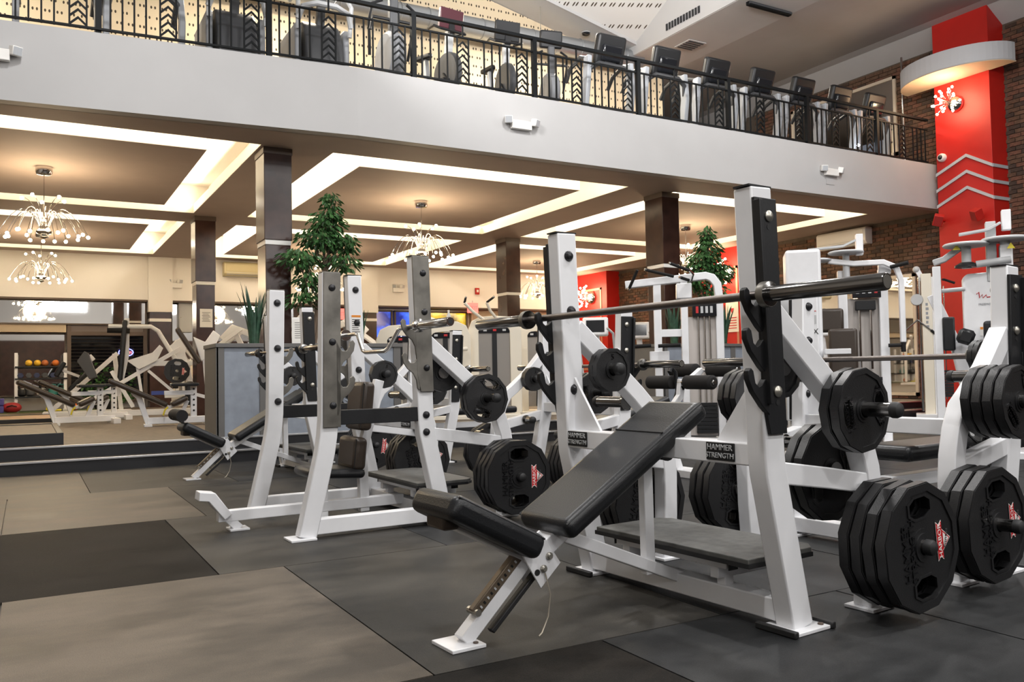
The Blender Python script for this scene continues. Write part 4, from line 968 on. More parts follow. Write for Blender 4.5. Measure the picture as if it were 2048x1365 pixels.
MB().tube([(.0, -.16, 2.04), (.05, -.1, 2.0), (.02, -.05, 1.90), (-.15, -.02, 1.86)], .014, 8).build('pull_bar', CHROME, t)
MB().bb((-.15, -.08, 1.72), (.03, .08, 1.90)).build('pulley_cover', F, t, .01)
MB().bb((-.48, -.10, .95), (-.25, -.02, 1.10)).build('knee_bracket', F, t, .006)
for s in (-1, 1): MB().cyl((-.72 if s < 0 else -.38, -.14, 1.16), (-.46 if s < 0 else -.12, -.14, 1.17), .022, 10).build('row_grip', FOAM, t)
pad(t, (-.95, .50), (-.50, .50), .34, .08, 'seat_pad', VINYL); MB().bb((-.75, -.04, .05), (-.68, .04, .44)).build('seat_post', F, t, .004)
# hip machine with tall shroud
t = at_px('hip_machine', 'tall white machine with black knob and EX lettering', 'exercise machine', 6.28, 5.50, 44); t.scale = (.9, .9, .975)
MB().bb((-.18, 0, .12), (.17, .42, 2.03)).build('tower_shroud', F, t, .03, 3); MB().bb((-.08, -.12, .10), (.115, .02, 1.62)).build('front_column', F, t, .012)
MB().lathe([(.11, 0), (.11, .03), (.09, .04)], (-.19, -.06, 1.50), (0, -1, 0), 24).build('cam_disc', LTGREY, t); MB().bb((-.215, -.10, .40), (-.10, .02, 1.35)).build('side_rail', LTGREY, t, .006)
MB().lathe([(.040, 0), (.042, .012), (.03, .03), (.012, .034)], (-.03, -.12, 1.345), (0, -1, 0), 20).build('adjust_knob', BOLT, t)
text('EX', .075, .002, INK, t, (.068, -.123, 1.235), (R(90), 0, 0)); MB().bb((.04, -.123, 1.31), (.095, -.12, 1.39)).build('grey_label', LTGREY, t); MB().bb((.035, -.123, 1.425), (.095, -.12, 1.432)).build('red_line', REDST, t)
MB().prism([(.035, 1.47), (.06, 1.475), (.075, 1.50), (.065, 1.53), (.05, 1.545), (.062, 1.505)], (0, -.121, 0), X_, Z_, .003).build('crescent_mark', mat('plum_mark', (.30, .03, .14), .4), t)
o = MB().bb((-.06, -.123, 1.02), (.0, -.12, 1.22)).build('warning_label', WHST, t); MB().bb((-.012, -.1245, 1.02), (.0, -.123, 1.22)).build('orange_strip', ORANGE, o)
MB().bb((-.22, -.25, 0), (.22, .45, .07)).build('base', F, t, .01); MB().bb((-.02, -.14, .70), (.10, -.11, .86)).build('dark_block', SCREENK, t); MB().bb((.17, -.10, 1.02), (.42, .0, 1.07)).build('arm_tube', F, t, .005)
# chest machine with overhead cams
t = at_px('chest_machine', 'white chest press machine with flat cams overhead and two black pads', 'exercise machine', 7.66, 5.99, 46)
for x in (-.16, .24): MB().bb((x-.045, -.04, .06), (x+.045, .06, 1.90)).build('tower_post', F, t, .008)
MB().bb((-.12, .03, .10), (.20, .055, 1.60)).build('tower_back', MATS['pale_taupe_panel'], t); MB().bb((-.065, -.05, 1.60), (.215, .0, 1.72)).build('sign_panel', SCREENK, t, .005)
for k in range(4): MB().bb((-.03+.06*k, -.054, 1.645), (.0+.06*k, -.05, 1.70)).build('pictogram', REDST if k == 3 else LTGREY, t)
MB().bb((-.04, -.05, 1.47), (.16, .02, 1.57)).build('carriage', BLACKP, t, .008); rods(t, (.0, .11), .85, 1.55, -.02, .014); stackw(t, -.10, .20, -.06, .0, .14, 14)
MB().path([(-.30, -.1, 2.0), (-.05, -.1, 1.96), (.24, -.1, 1.96), (.36, -.1, 1.90), (.405, -.1, 1.76), (.405, -.1, 1.12)], .06, .055, Z_).build('swing_arm', F, t, .008)
MB().cyl((.405, -.1, 1.02), (.405, -.1, 1.26), .024, 12).build('arm_grip', FOAM, t); MB().cyl((.26, -.12, 1.09), (.38, -.12, 1.09), .02, 10).build('side_grip', FOAM, t)
for (cx, z, r_) in ((-.42, 2.0, .15), (-.12, 2.07, .17)):
    o = MB().lathe([(r_, 0), (r_+.01, .008), (r_+.01, .018), (r_, .026)], (cx, -.08, z), Z_, 24).build('cam_disc', LTGREY, t); MB().cyl((cx, -.08, z-.28), (cx, -.08, z), .035, 12).build('cam_shaft', LTGREY, o)
MB().path([(-.50, -.1, 2.13), (-.15, -.1, 2.15), (.0, -.08, 2.22)], .06, .022, Z_).build('cam_link', LTGREY, t, .003); MB().bb((-.02, -.12, 2.05), (.05, -.02, 2.27)).build('cam_post', F, t, .006)
MB().path([(-.55, -.1, 1.70), (-.52, -.1, 1.88), (-.40, -.1, 1.95)], .07, .05, Y_).build('curved_arm', LTGREY, t, .006)
pad(t, (-.40, 1.27), (-.395, 1.50), .24, .08, 'head_pad', VINYL, 0); 
o = MB().box((-.20, -.34, 1.00), (.28, .09, .54)).build('back_pad', BROWNV, t, .03, 3); MB().bb((-.34, -.30, .72), (-.07, -.24, .76)).build('pad_bracket', F, t)
MB().box((-.30, -.10, 1.37), (.27, .08, .25)).build('upper_pad', BROWNV, t, .03, 3); MB().bb((-.24, -.28, .05), (-.16, -.20, .95)).build('seat_post', F, t, .005); MB().bb((-.34, -.60, 0), (.36, .12, .06)).build('base', F, t, .01); pad(t, (-.40, .48), (-.02, .48), .36, .08, 'seat_pad', VINYL, -.52)
MB().cyl((.30, -.15, 1.90), (.46, -.22, 1.93), .02, 10).build('overhead_grip', FOAM, t); MB().bb((.20, -.05, 1.84), (.32, .05, 1.96)).build('top_bracket', F, t, .008)
# cable column
t = at_px('cable_machine', 'white cable column with slanted strut and hanging V handle', 'exercise machine', 13.2, 9.0, 55)
MB().bb((-.06, -.07, .05), (.10, .07, 2.42)).build('column', MATS['cream_machine_paint'], t, .012); MB().bb((.10, -.07, .05), (.16, .07, 2.36)).build('column_side', F, t, .006)
MB().path([(-.12, 0, 2.52), (.50, 0, 1.18), (.60, 0, .95)], .07, .08, Z_).build('slanted_strut', F, t, .006); MB().ball((-.12, 0, 2.50), .06).build('pulley', LTGREY, t)
MB().lathe([(.09, 0), (.10, .02), (.09, .05)], (-.13, -.06, 1.98), (0, -1, 0), 20).build('pulley_wheel', LTGREY, t)
rods(t, (-.09,), .1, 2.36, -.05, .02, 'guide_tube'); rods(t, (.22, .28), .3, 2.2, 0, .012); MB().tube([(-.13, -.08, 1.90), (-.13, -.08, 1.66)], .006, 6).build('cable', BLACKP, t)
for s in (-1, 1): MB().cyl((-.13, -.08, 1.64), (-.13+s*.20, -.08, 1.46), .014, 8).build('v_handle', CHROME, t); MB().cyl((-.13+s*.20, -.08, 1.46), (-.13+s*.26, -.08, 1.40), .022, 10).build('handle_grip', FOAM, t)
stackw(t, .20, .38, -.10, .06, .34, 10); MB().bb((.16, -.12, .10), (.42, .10, .16)).build('stack_base', F, t, .006); MB().bb((-.2, -.3, 0), (.6, .3, .06)).build('base', F, t, .008)
for k in range(6): MB().bb((.0, -.0735, 1.50+k*.075), (.045-.01*(k % 2), -.07, 1.545+k*.075)).build('print_mark', GREYP, t)
# shoulder motion machine at the right edge
t = at_px('press_machine', 'white motion press machine with grey cams overhead at right edge', 'exercise machine', 8.28, 5.06, 55)
MB().prism([(-.14, .30), (.18, .30), (.18, 1.79), (.15, 1.80), (-.10, 1.79), (-.14, 1.75), (-.14, 1.16), (-.27, 1.08), (-.20, .70)], (0, .10, 0), X_, Z_, .22).build('body_shroud', F, t, .02, 3)
text('FREEMOTION', .030, .001, GREYP, t, (.085, -.013, 1.475), (R(90), 0, 0)); MB().tube([(-.02, -.012, 1.58), (.0, -.012, 1.60), (.005, -.012, 1.54), (.03, -.012, 1.575), (.035, -.012, 1.54), (.065, -.012, 1.57), (.07, -.012, 1.545), (.14, -.012, 1.552)], .005, 5).build('scribble_mark', REDST, t)
o = MB().bb((-.0, -.013, 1.16), (.075, -.010, 1.25)).build('warning_label', WHST, t); MB().bb((.0, -.0145, 1.225), (.075, -.0130, 1.25)).build('orange_strip', ORANGE, o)
MB().bb((-.41, -.05, .30), (-.335, .05, 1.88)).build('arm_post', F, t, .006); MB().path([(-.40, 0, 1.92), (-.30, 0, 1.95), (-.12, 0, 2.08)], .08, .06, Z_).build('hinged_arm', LTGREY, t, .01)
for (cx, z, r_) in ((-.10, 2.06, .20), (.24, 2.09, .20)):
    o = MB().lathe([(r_, 0), (r_+.012, .01), (r_+.012, .022), (r_, .032)], (cx, -.05, z), Z_, 28).build('cam_disc', LTGREY, t); MB().cyl((cx, -.05, z-.22), (cx, -.05, z), .045, 14).build('cam_shaft', LTGREY, o)
MB().lathe([(.11, 0), (.11, .02), (.06, .05)], (-.10, -.05, 1.85), Z_, 20).build('lower_cam', BLACKP, t)
MB().path([(-.16, -.08, 2.18), (.10, -.08, 2.21), (.20, -.06, 2.27)], .08, .025, Z_).build('cam_link', LTGREY, t, .004); MB().bb((.22, -.06, 2.2), (.30, .04, 2.40)).build('cam_post', F, t, .006)
MB().cyl((-.02, -.1, 1.87), (.28, -.1, 1.90), .035, 12).build('grip_tube', LTGREY, t); MB().bb((.08, -.02, 1.70), (.17, .10, 2.30)).build('mast', LTGREY, t, .006); MB().bb((.19, -.10, .05), (.30, .04, 2.05)).build('front_pillar', F, t, .008)
for (cx, z) in ((-.19, 2.02), (.28, 2.0)): MB().prism([(-.035, 0), (.035, 0), (0, .06)], (cx, -.16, z), X_, Z_, .003).build('warning_triangle', YEL, t)
MB().bb((-.335, -.08, 1.02), (-.225, .02, 1.36)).build('arm_pad', VINYL, t, .015); MB().box((-.14, -.22, 1.15), (.15, .14, .15), Matrix.Rotation(.35, 3, 'Y')).build('elbow_pad', VINYL, t, .03, 1); MB().box((.10, -.20, 1.15), (.17, .10, .30)).build('head_pad', VINYL, t, .03, 3)
MB().box((.10, -.22, .80), (.34, .10, .44)).build('back_pad', VINYL, t, .03, 3); pad(t, (-.08, .50), (.36, .50), .40, .09, 'seat_pad', VINYL, -.48); MB().bb((-.35, -.70, 0), (.40, .35, .07)).build('base', F, t, .01); MB().bb((.08, -.50, .06), (.18, -.40, .42)).build('seat_post', F, t, .006)
MB().cyl((-.33, 0, 1.63), (-.12, 0, 1.64), .022, 10).build('pivot_tube', LTGREY, t); MB().tube([(-.21, -.05, 1.70), (-.30, -.05, 1.74), (-.32, -.08, 1.74)], .012, 8).build('hook_grip', FOAM, t); MB().path([(-.42, .1, 1.60), (-.10, .1, .80), (-.05, .1, .2)], .08, .10, Z_).build('rear_strut', F, t, .006)
# ---------------------------------------------------------------- weight stack machines beyond the benches (raised floor)
def stack_machine(label, x, y, az, h, w_, arm, grips=False):
    t = at_px('weight_stack_machine', label, 'exercise machine', x, y, az, .235); a = w_/2
    tp = [(-a, 0, .05), (-a, 0, h-.14), (-a+.04, 0, h-.05), (-a+.12, 0, h-.012), (0, 0, h), (a-.12, 0, h-.012), (a-.04, 0, h-.05), (a, 0, h-.14), (a, 0, .05)]
    MB().path(tp, .16, .075, (0, 0, 1) if False else (.01, 1, 0)).build('arched_frame', CREAM, t, .008)
    for s in (-1, 1): MB().bb((s*(.035 if s > 0 else a-.05), -.02, .12), (s*(a-.05 if s > 0 else .035), .03, h-.16)).build('mesh_shroud', GLASSB, t)
    MB().bb((-.035, -.03, .10), (.035, .04, h-.12)).build('weight_guide', BLACKP, t); MB().bb((-a+.04, -.035, h-.17), (a-.04, .02, h-.09)).build('header_panel', SCREENK, t)
    for k in range(3): MB().bb((-.16+.14*k, -.04, h-.145), (-.11+.14*k, -.035, h-.115)).build('pictogram', REDST if k == 1 else LTGREY, t)
    MB().bb((-a-.05, -.5, 0), (a+.05, .3, .06)).build('base', CREAM, t, .01)
    if arm: MB().tube([(a+.02, -.15, 1.0), (a-.16, -.25, .98), (a-.26, -.30, .86), (a-.28, -.32, .62)], .032, 10).build('press_arm', CREAM, t)
    if grips:
        for s in (-1, 1): o = MB().tube([(-.05+s*.10, -.1, h+.02), (-.18+s*.13, -.2, h+.14), (-.26+s*.16, -.25, h+.26)], .022, 10).build('overhead_arm', CREAM, t); MB().cyl((-.26+s*.16, -.25, h+.26), (-.20+s*.20, -.28, h+.33), .017, 8).build('arm_grip', FOAM, o); MB().ball((-.20+s*.20, -.28, h+.335), .02, 8, 6).build('grip_cap', CHROME, o)
    MB().box((0, -.42, .42), (.36, .34, .07)).build('seat_pad', BROWNV, t, .02, 3); MB().bb((-.03, -.45, .06), (.03, -.39, .40)).build('seat_post', CREAM, t)
stack_machine('cream weight stack machine with a water bottle on top', 5.25, 11.15, 24, 1.33, .56, True); stack_machine('cream weight stack machine with overhead arms, right of the bottle', 5.95, 10.95, 29, 1.40, .62, False, True)
stack_machine('cream weight stack machine partly hidden by the double rack post', 4.65, 11.4, 22, 1.28, .52, False)
stack_machine('cream weight stack machine behind the far right of the bench row', 6.9, 11.2, 32, 1.36, .56, False)
t = thing('water_bottle', 'clear water bottle standing on a cream machine', 'bottle', (5.31, 11.15, 1.567)); MB().lathe([(.032, 0), (.035, .01), (.033, .08), (.035, .15), (.014, .20), (.014, .215)], (0, 0, 0), Z_, 14).build('body', mat('cloudy_plastic', (.62, .62, .60), .2), t); MB().lathe([(.016, .213), (.016, .235)], (0, 0, 0), Z_, 12).build('cap', WHST, t)
def trainer(label, x, y, az, s):
    t = at_px('cross_trainer', label, 'exercise machine', x, y, az, .235)
    MB().prism([(-.30, .06), (.30, .06), (.34, .40), (.10, .62), (-.18, .60), (-.34, .35)], (0, .1, 0), X_, Z_, .36).build('drive_housing', F, t, .04, 3)
    MB().path([(.05, .1, .55), (.0, .0, 1.10), (-.02, -.05, 1.32)], .13, .10, X_).build('mast', F, t, .02)
    MB().box((-.02, -.08, 1.33), (.40, .10, .30), Matrix.Rotation(-.25, 3, 'X')).build('console', F, t, .03, 3); MB().box((-.02, -.135, 1.34), (.28, .012, .19), Matrix.Rotation(-.25, 3, 'X')).build('screen', SCREENK, t)
    for q in (-1, 1): MB().tube([(q*.22, .0, .50), (q*.27, -.1, 1.0), (q*.25, -.18, 1.22), (q*.16, -.26, 1.30)], .02, 8).build('arm', LTGREY, t); MB().bb((q*.17-.07, -.75, .22), (q*.17+.07, -.30, .27)).build('pedal', DKGREY, t, .01); MB().tube([(q*.17, -.7, .22), (q*.20, .1, .34)], .025, 8).build('pedal_arm', LTGREY, t)
    MB().bb((-.35, -.9, 0), (.35, .45, .06)).build('base', LTGREY, t, .01); return t
trainer('white cross trainer with dark screen, left one before the red wall', 7.75, 10.9, 36, 1); trainer('white cross trainer with dark screen, right one before the red wall', 9.3, 11.8, 38, 1)
trainer('white cross trainer reflected beside the cable column', 12.3, 10.4, 52, 1)
# ---------------------------------------------------------------- left zone on the raised floor
def ab_bench(label, x, y, rz, col=BROWNV):
    t = thing('slant_bench', label, 'weight bench', (x, y, .235), rz)
    pad(t, (-.46, .675), (.27, .315), .30, .07, 'back_pad', col); pad(t, (.29, .32), (.50, .415), .30, .07, 'seat_pad', col)
    MB().path([(-.40, 0, .60), (.28, 0, .25), (.50, 0, .34)], .06, .05, Z_).build('pad_beam', F, t, .004); MB().path([(-.18, 0, .48), (-.10, 0, .40), (.02, 0, .02)], .07, .07, X_).build('front_leg', F, t, .005); MB().bb((-.04, -.16, 0), (.06, .16, .03)).build('foot', F, t, .003)
    MB().bb((.0, -.05, .03), (.80, .05, .12)).build('base_beam', F, t, .006); MB().bb((.56, -.035, .10), (.64, .035, .56)).build('rear_post', F, t, .005)
    for k in range(5): MB().cyl((.60, -.042, .20+.075*k), (.60, -.036, .20+.075*k), .014, 10).build('pin_hole', BLACKP, t)
    MB().bb((.30, -.17, .54), (.66, .17, .585)).build('arm_pad', VINYL, t, .012); MB().path([(.42, 0, .10), (.52, 0, .34)], .05, .05, X_).build('strut', F, t); MB().bb((.22, -.05, .42), (.60, .05, .48)).build('upper_beam', F, t, .004); MB().tube([(.20, -.12, .15), (.22, -.13, .22), (.26, -.13, .26)], .012, 8).build('yellow_lever', YEL, t)
    MB().bb((.74, -.30, 0), (.84, .30, .08)).build('rear_foot', F, t, .004); return t
ab_bench('white slant bench nearest the grey planter, dark pad', 1.42, 12.6, R(-4)); ab_bench('low slant bench farther left, two dark pads', .62, 15.2, R(2)); ab_bench('slant bench farthest left, behind the other two', .34, 14.0, R(4))
t = thing('leg_press', 'white plate loaded leg press with tall black back pad and bent arm', 'exercise machine', (1.86, 16.77, .235), R(-6))
MB().path([(-.30, 0, 1.75), (-.30, 0, 1.10), (-.45, 0, .35)], .07, .08, X_).build('back_frame', F, t, .005); pad(t, (-.47, .55), (-.37, 1.72), .30, .09, 'back_pad', VINYL)
MB().tube([(-.60, -.1, 1.60), (.10, -.1, 1.60), (.22, -.1, 1.52), (.60, -.1, .85), (.66, -.1, .72)], .04, 10).build('bent_arm', F, t); MB().cyl((-.62, -.1, 1.53), (-.25, -.1, 1.52), .045, 12).build('shoulder_pad', FOAM, t)
for y in (-.22, .22):
    MB().path([(-1.05, y, .18), (.60, y, 1.20)], .06, .07, Z_).build('slide_rail', F, t, .004); MB().path([(-.20, y, .15), (-.55, y, .80)], .06, .06, X_).build('strut', F, t, .004)
MB().bb((-1.5, -.28, 0), (.95, -.20, .09)).build('base_beam', F, t, .005); MB().bb((-1.5, .20, 0), (.95, .28, .09)).build('base_beam', F, t, .005)
MB().path([(.60, 0, 1.28), (.66, 0, 1.0), (.9, 0, .12)], .09, .10, X_).build('rear_post', F, t, .006); MB().prism([(.38, 1.22), (.62, 1.42), (.72, 1.30), (.66, 1.0), (.50, .92)], (0, -.05, 0), X_, Z_, .10).build('top_bracket', F, t, .01)
MB().bb((.10, -.27, .88), (.85, -.21, .97)).build('upper_beam', F, t, .005); MB().path([(-.15, -.24, 1.02), (-.02, -.24, .12)], .06, .05, X_).build('strut', F, t); MB().path([(.05, -.24, .80), (.75, -.24, .15)], .05, .05, Z_).build('strut', F, t)
MB().prism([(-.30, .98), (.12, 1.12), (.24, 1.26), (.30, 1.20), (.20, .98), (-.1, .82)], (0, -.3, 0), X_, Z_, .06).build('sled_side', F, t, .006); MB().prism([(-1.1, .98), (-.98, 1.16), (-.92, 1.12), (-.78, .70), (-.9, .66)], (0, 0, 0), X_, Z_, .34).build('foot_plate', DKGREY, t, .01)
MB().bb((.32, -.33, .30), (.80, -.25, .38)).build('blue_label_beam', F, t, .005); MB().bb((.10, -.33, .36), (.42, -.31, .43)).build('blue_label', mat('blue_label', (.03, .06, .30), .4), t)
M = Matrix.Translation((2.35, 16.38, 1.02)) @ Matrix.Rotation(0, 4, 'Z'); weight_plate(45, M, .1, 'single black 45 pound plate hanging on the far leg press', True)
t = thing('hack_squat', 'white slanted squat machine left of the tall black back pad', 'exercise machine', (.95, 18.0, .235), R(-3))
for y in (-.25, .25): MB().path([(-.55, y, .10), (.55, y, 1.15)], .07, .08, Z_).build('slide_rail', F, t, .005)
MB().bb((-.7, -.3, 0), (.8, .3, .07)).build('base', F, t, .006); MB().path([(.50, 0, 1.15), (.62, 0, .05)], .08, .08, X_).build('rear_post', F, t, .006); pad(t, (-.30, .50), (.10, .90), .36, .08, 'back_pad', VINYL); MB().box((.05, 0, 1.02), (.22, .40, .12), Matrix.Rotation(-.7, 3, 'Y')).build('sled', F, t, .01)
MB().box((-.42, 0, .86), (.08, .40, .30), Matrix.Rotation(.5, 3, 'Y')).build('shoulder_pad', VINYL, t, .02); MB().path([(-.38, 0, .84), (-.10, 0, .72)], .06, .05, Z_).build('pad_arm', F, t)
t = thing('back_extension', 'angled machine with brown padded board left of the planter', 'exercise machine', (2.15, 13.7, .235), R(-8))
MB().box((-.02, 0, 1.14), (.07, .40, .62), Matrix.Rotation(-.55, 3, 'Y')).build('padded_board', BROWNV, t, .02); MB().prism([(.05, 1.28), (.22, 1.20), (.34, 1.38), (.44, 1.30), (.30, .98), (.16, .90)], (0, 0, 0), X_, Z_, .10).build('bracket', F, t, .01); MB().path([(.22, 0, 1.0), (.30, 0, .05)], .09, .09, X_).build('post', F, t, .006); MB().bb((-.35, -.3, 0), (.5, .3, .06)).build('base', F, t, .006); MB().box((.0, 0, .42), (.14, .34, .36)).build('lower_pad', VINYL, t, .05, 3); MB().path([(.25, 0, .35), (.02, 0, .42)], .05, .05, Z_).build('lower_arm', F, t)
def iso(label, x, y, rz, s):
    t = thing('plate_loaded_machine', label, 'exercise machine', (x, y, .235), rz)
    MB().bb((-.6, -.4, 0), (.7, .4, .07)).build('base', F, t, .006); MB().path([(.30, 0, .06), (.22, 0, 1.0), (-.05, 0, 1.55)], .10, .10, X_).build('main_post', F, t, .008)
    MB().prism([(-.34, 1.46), (-.10, 1.72), (.28, 1.58), (.24, 1.46), (-.02, 1.56), (-.24, 1.36)], (0, -.05, 0), X_, Z_, .10).build('upper_link', F, t, .01)
    for q in (-1, 1): MB().path([(.10, q*.2, 1.62), (-.42, q*.3, 1.22), (-.46, q*.3, .98)], .07, .08, Y_).build('lever_arm', F, t, .006); MB().cyl((-.46, q*.3, .98), (-.46, q*.42, .98), .025, 10).build('grip', FOAM, t); MB().path([(.24, q*.2, 1.45), (.55, q*.25, 1.15), (.60, q*.25, .10)], .07, .07, X_).build('rear_arm', F, t, .006); MB().lathe([(.05, 0), (.05, .02), (.03, .03)], (.22, q*.06, 1.56), (0, q, 0), 14).build('pivot_cap', BOLT, t)
    pad(t, (-.20, .5), (.02, 1.15), .30, .08, 'back_pad', VINYL); pad(t, (-.55, .45), (-.15, .45), .34, .08, 'seat_pad', VINYL); MB().bb((-.40, -.03, .06), (-.33, .03, .40)).build('seat_post', F, t)
iso('white plate loaded press machine behind the left planter', 3.95, 13.4, R(-14), 1); iso('white plate loaded machine at the second walnut column', 3.7, 17.7, R(-20), 1); iso('white plate loaded machine behind the planter snake plant', 5.0, 14.6, R(160), 1)
iso('white plate loaded machine seen over the weight stacks', 6.4, 14.2, R(-30), 1)
# lifting platforms
def platform(label, x0, x1, y0, y1, z1, m):
    t = thing('lifting_platform', label, 'platform', (x0, y0, .235)); w_, d = x1-x0, y1-y0
    MB().bb((.06, .06, 0), (w_-.06, d-.06, z1-.01)).build('deck_board', m, t)
    MB().bb((0, 0, 0), (w_, .06, z1)).build('edge_frame', STEPM, t, .004); MB().bb((0, d-.06, 0), (w_, d, z1)).build('edge_frame', STEPM, t, .004); MB().bb((w_-.06, .06, 0), (w_, d-.06, z1)).build('edge_frame', STEPM, t, .004)
    MB().bb((.06, .06, z1-.012), (w_-.3, .25, z1-.002)).build('rubber_strip', RAISED, t); return t
platform('low lifting platform with dark edges on the raised floor at left', -2.2, .32, 9.78, 12.1, .12, RAISED)
platform('oak topped lifting platform farther back at left', -2.2, .42, 15.2, 17.2, .06, WOODF)
# ball and kettlebell rack
t = thing('storage_rack', 'white post rack of balls, dumbbells and kettlebells before the mirror', 'rack', (.322, 20.62, .235))
for x in (-.53, .38): MB().bb((x-.03, -.16, 0), (x+.03, -.10, 1.24)).build('post', F, t, .004); MB().bb((x-.03, .12, 0), (x+.03, .18, 1.24)).build('post', F, t, .004); MB().bb((x-.05, -.30, 0), (x+.05, .25, .05)).build('foot', F, t)
for z in (.93, .68, .30): MB().bb((-.55, -.2, z), (.42, .2, z+.03)).build('shelf', BLACKP, t, .003)
BALLC = [mat('yellow_ball', (.72, .42, .03), .5), mat('orange_ball', (.62, .16, .02), .5), mat('rust_ball', (.42, .12, .03), .5)]
for k, (x, c, lab) in enumerate([(-.30, 0, 'yellow medicine ball, left end of the rack top'), (-.14, 0, 'yellow medicine ball, second on the rack top'), (.0, 2, 'rust coloured medicine ball on the rack top'), (.20, 1, 'orange medicine ball, right end of the rack top')]):
    b_ = thing('medicine_ball', lab, 'ball', (.322+x, 20.58, 1.194+.068), 0, 'medicine balls'); MB().ball((0, 0, 0), .068, 18, 12).build('ball', BALLC[c], b_); MB().tube([(.0685*math.cos(a_*PI/12), 0, .0685*math.sin(a_*PI/12)) for a_ in range(24)], .0025, 5, True).build('seam', BLACKP, b_)
for k in range(6):
    x = -.45+k*.15; b_ = thing('dumbbell', f'{["first", "second", "third", "fourth", "fifth", "sixth"][k]} dumbbell from the left on the middle rack shelf', 'dumbbell', (.322+x, 20.60, .945+.06), 0, 'rack dumbbells')
    MB().cyl((0, -.10, 0), (0, .10, 0), .015, 8).build('handle', CHROME, b_)
    for s in (-1, 1): MB().cyl((0, s*.06, 0), (0, s*.15, 0), .058, 6).build('head', DKGREY if k % 2 else mat('navy_rubber', (.02, .03, .09), .5), b_)
def kettle(label, x, m):
    b_ = thing('kettlebell', label, 'kettlebell', (x, 20.56, .566), 0, 'kettlebells'); MB().lathe([(.05, 0), (.085, .03), (.095, .08), (.075, .14), (.03, .16)], (0, 0, 0), Z_, 16).build('bell', m, b_); MB().tube([(-.045, 0, .13), (-.062, 0, .19), (-.045, 0, .235), (.045, 0, .235), (.062, 0, .19), (.045, 0, .13)], .014, 8).build('handle', m, b_)
for x, m, lab in [(-.10, BLACKP, 'black kettlebell at the left end of the low shelf'), (.05, DKGREY, 'dark grey kettlebell, second on the low shelf'), (.30, BLACKP, 'black kettlebell, third on the low shelf'), (.47, TEALK, 'teal kettlebell, fourth on the low shelf'), (.62, TEALK, 'teal kettlebell at the right end of the low shelf')]: kettle(lab, x, m)
t = thing('medicine_bag', 'red vinyl sandbag on the floor by the rack', 'bag', (-.28, 20.3, .235)); MB().ball((0, 0, .11), .12, 16, 10, (1.5, 1, .92)).build('bag_body', REDBAG, t); MB().tube([(-.09, -.11, .13), (0, -.14, .16), (.09, -.11, .13)], .012, 6).build('strap', BLACKP, t)
t = thing('step_box', 'stacked purple step box at the left edge', 'box', (-.62, 20.4, .235)); MB().bb((-.2, -.2, 0), (.2, .2, .15)).build('lower_block', PURPLE, t, .02); MB().bb((-.2, -.2, .155), (.2, .2, .30)).build('upper_block', PURPLE, t, .02)
t = thing('yellow_trainer', 'yellow hand weight on the floor under the rack', 'trainer', (.50, 20.2, .235)); MB().tube([(-.12, 0, .14), (-.15, 0, .05), (-.10, 0, .025), (.12, 0, .03)], .025, 8).build('frame', YEL, t)
t = thing('exercise_ball', 'small orange ball on the floor under the rack', 'ball', (.85, 20.25, .235)); MB().ball((0, 0, .085), .085, 16, 10).build('ball', BALLC[1], t); MB().tube([(.0855*math.cos(a_*PI/12), 0, .085+.0855*math.sin(a_*PI/12)) for a_ in range(24)], .003, 5, True).build('seam', BLACKP, t)
t = thing('turf_strip', 'narrow green turf strip under the rack at left', 'turf', (-2, 20.0, .235)); o = MB().bb((0, 0, 0), (3.3, 1.1, .012)).build('turf', mat('green_turf', (.07, .10, .03), .9, bump=.5, bscale=150), t)
# neon sign in the dark window
t = thing('neon_sign', 'oval neon sign reading Open in the dark blinded window', 'neon sign', (1.95, 21.20, 1.50))
MB().tube([(.15*math.cos(2*PI*k/24), 0, .085*math.sin(2*PI*k/24)) for k in range(24)], .010, 6, True).build('blue_ring', lit('neon_blue', (.10, .12, 1), 6), t); text('Open', .11, .004, lit('neon_red', (1, .08, .10), 5), t, (0, -.01, 0), (R(90), 0, 0)); MB().bb((-.17, .015, -.10), (.17, .025, .10)).build('back_board', SCREENK, t)
t = thing('window_shrub', 'dark green shrub behind the blinded window', 'plant', (1.5, 20.95, .235)); lf = MB(); rnd = random.Random(5)
for k in range(420):
    p = V((rnd.uniform(-.5, .6), rnd.uniform(-.1, .12), .15+abs(rnd.gauss(0, .32)))); d = V((rnd.uniform(-1, 1), rnd.uniform(-1, 0), rnd.uniform(-.4, .8))).normalized()*.09; s_ = d.cross(V((0, 1, .3))).normalized()*.025; lf._add([p, p+d*.5+s_, p+d, p+d*.5-s_], [(0, 1, 2, 3)])
o = lf.build('foliage', LEAF, t, smooth=False); o['kind'] = 'stuff'; MB().lathe([(.20, 0), (.24, .16), (.20, .17)], (0, 0, 0), Z_, 16).build('pot', BLACKP, t)
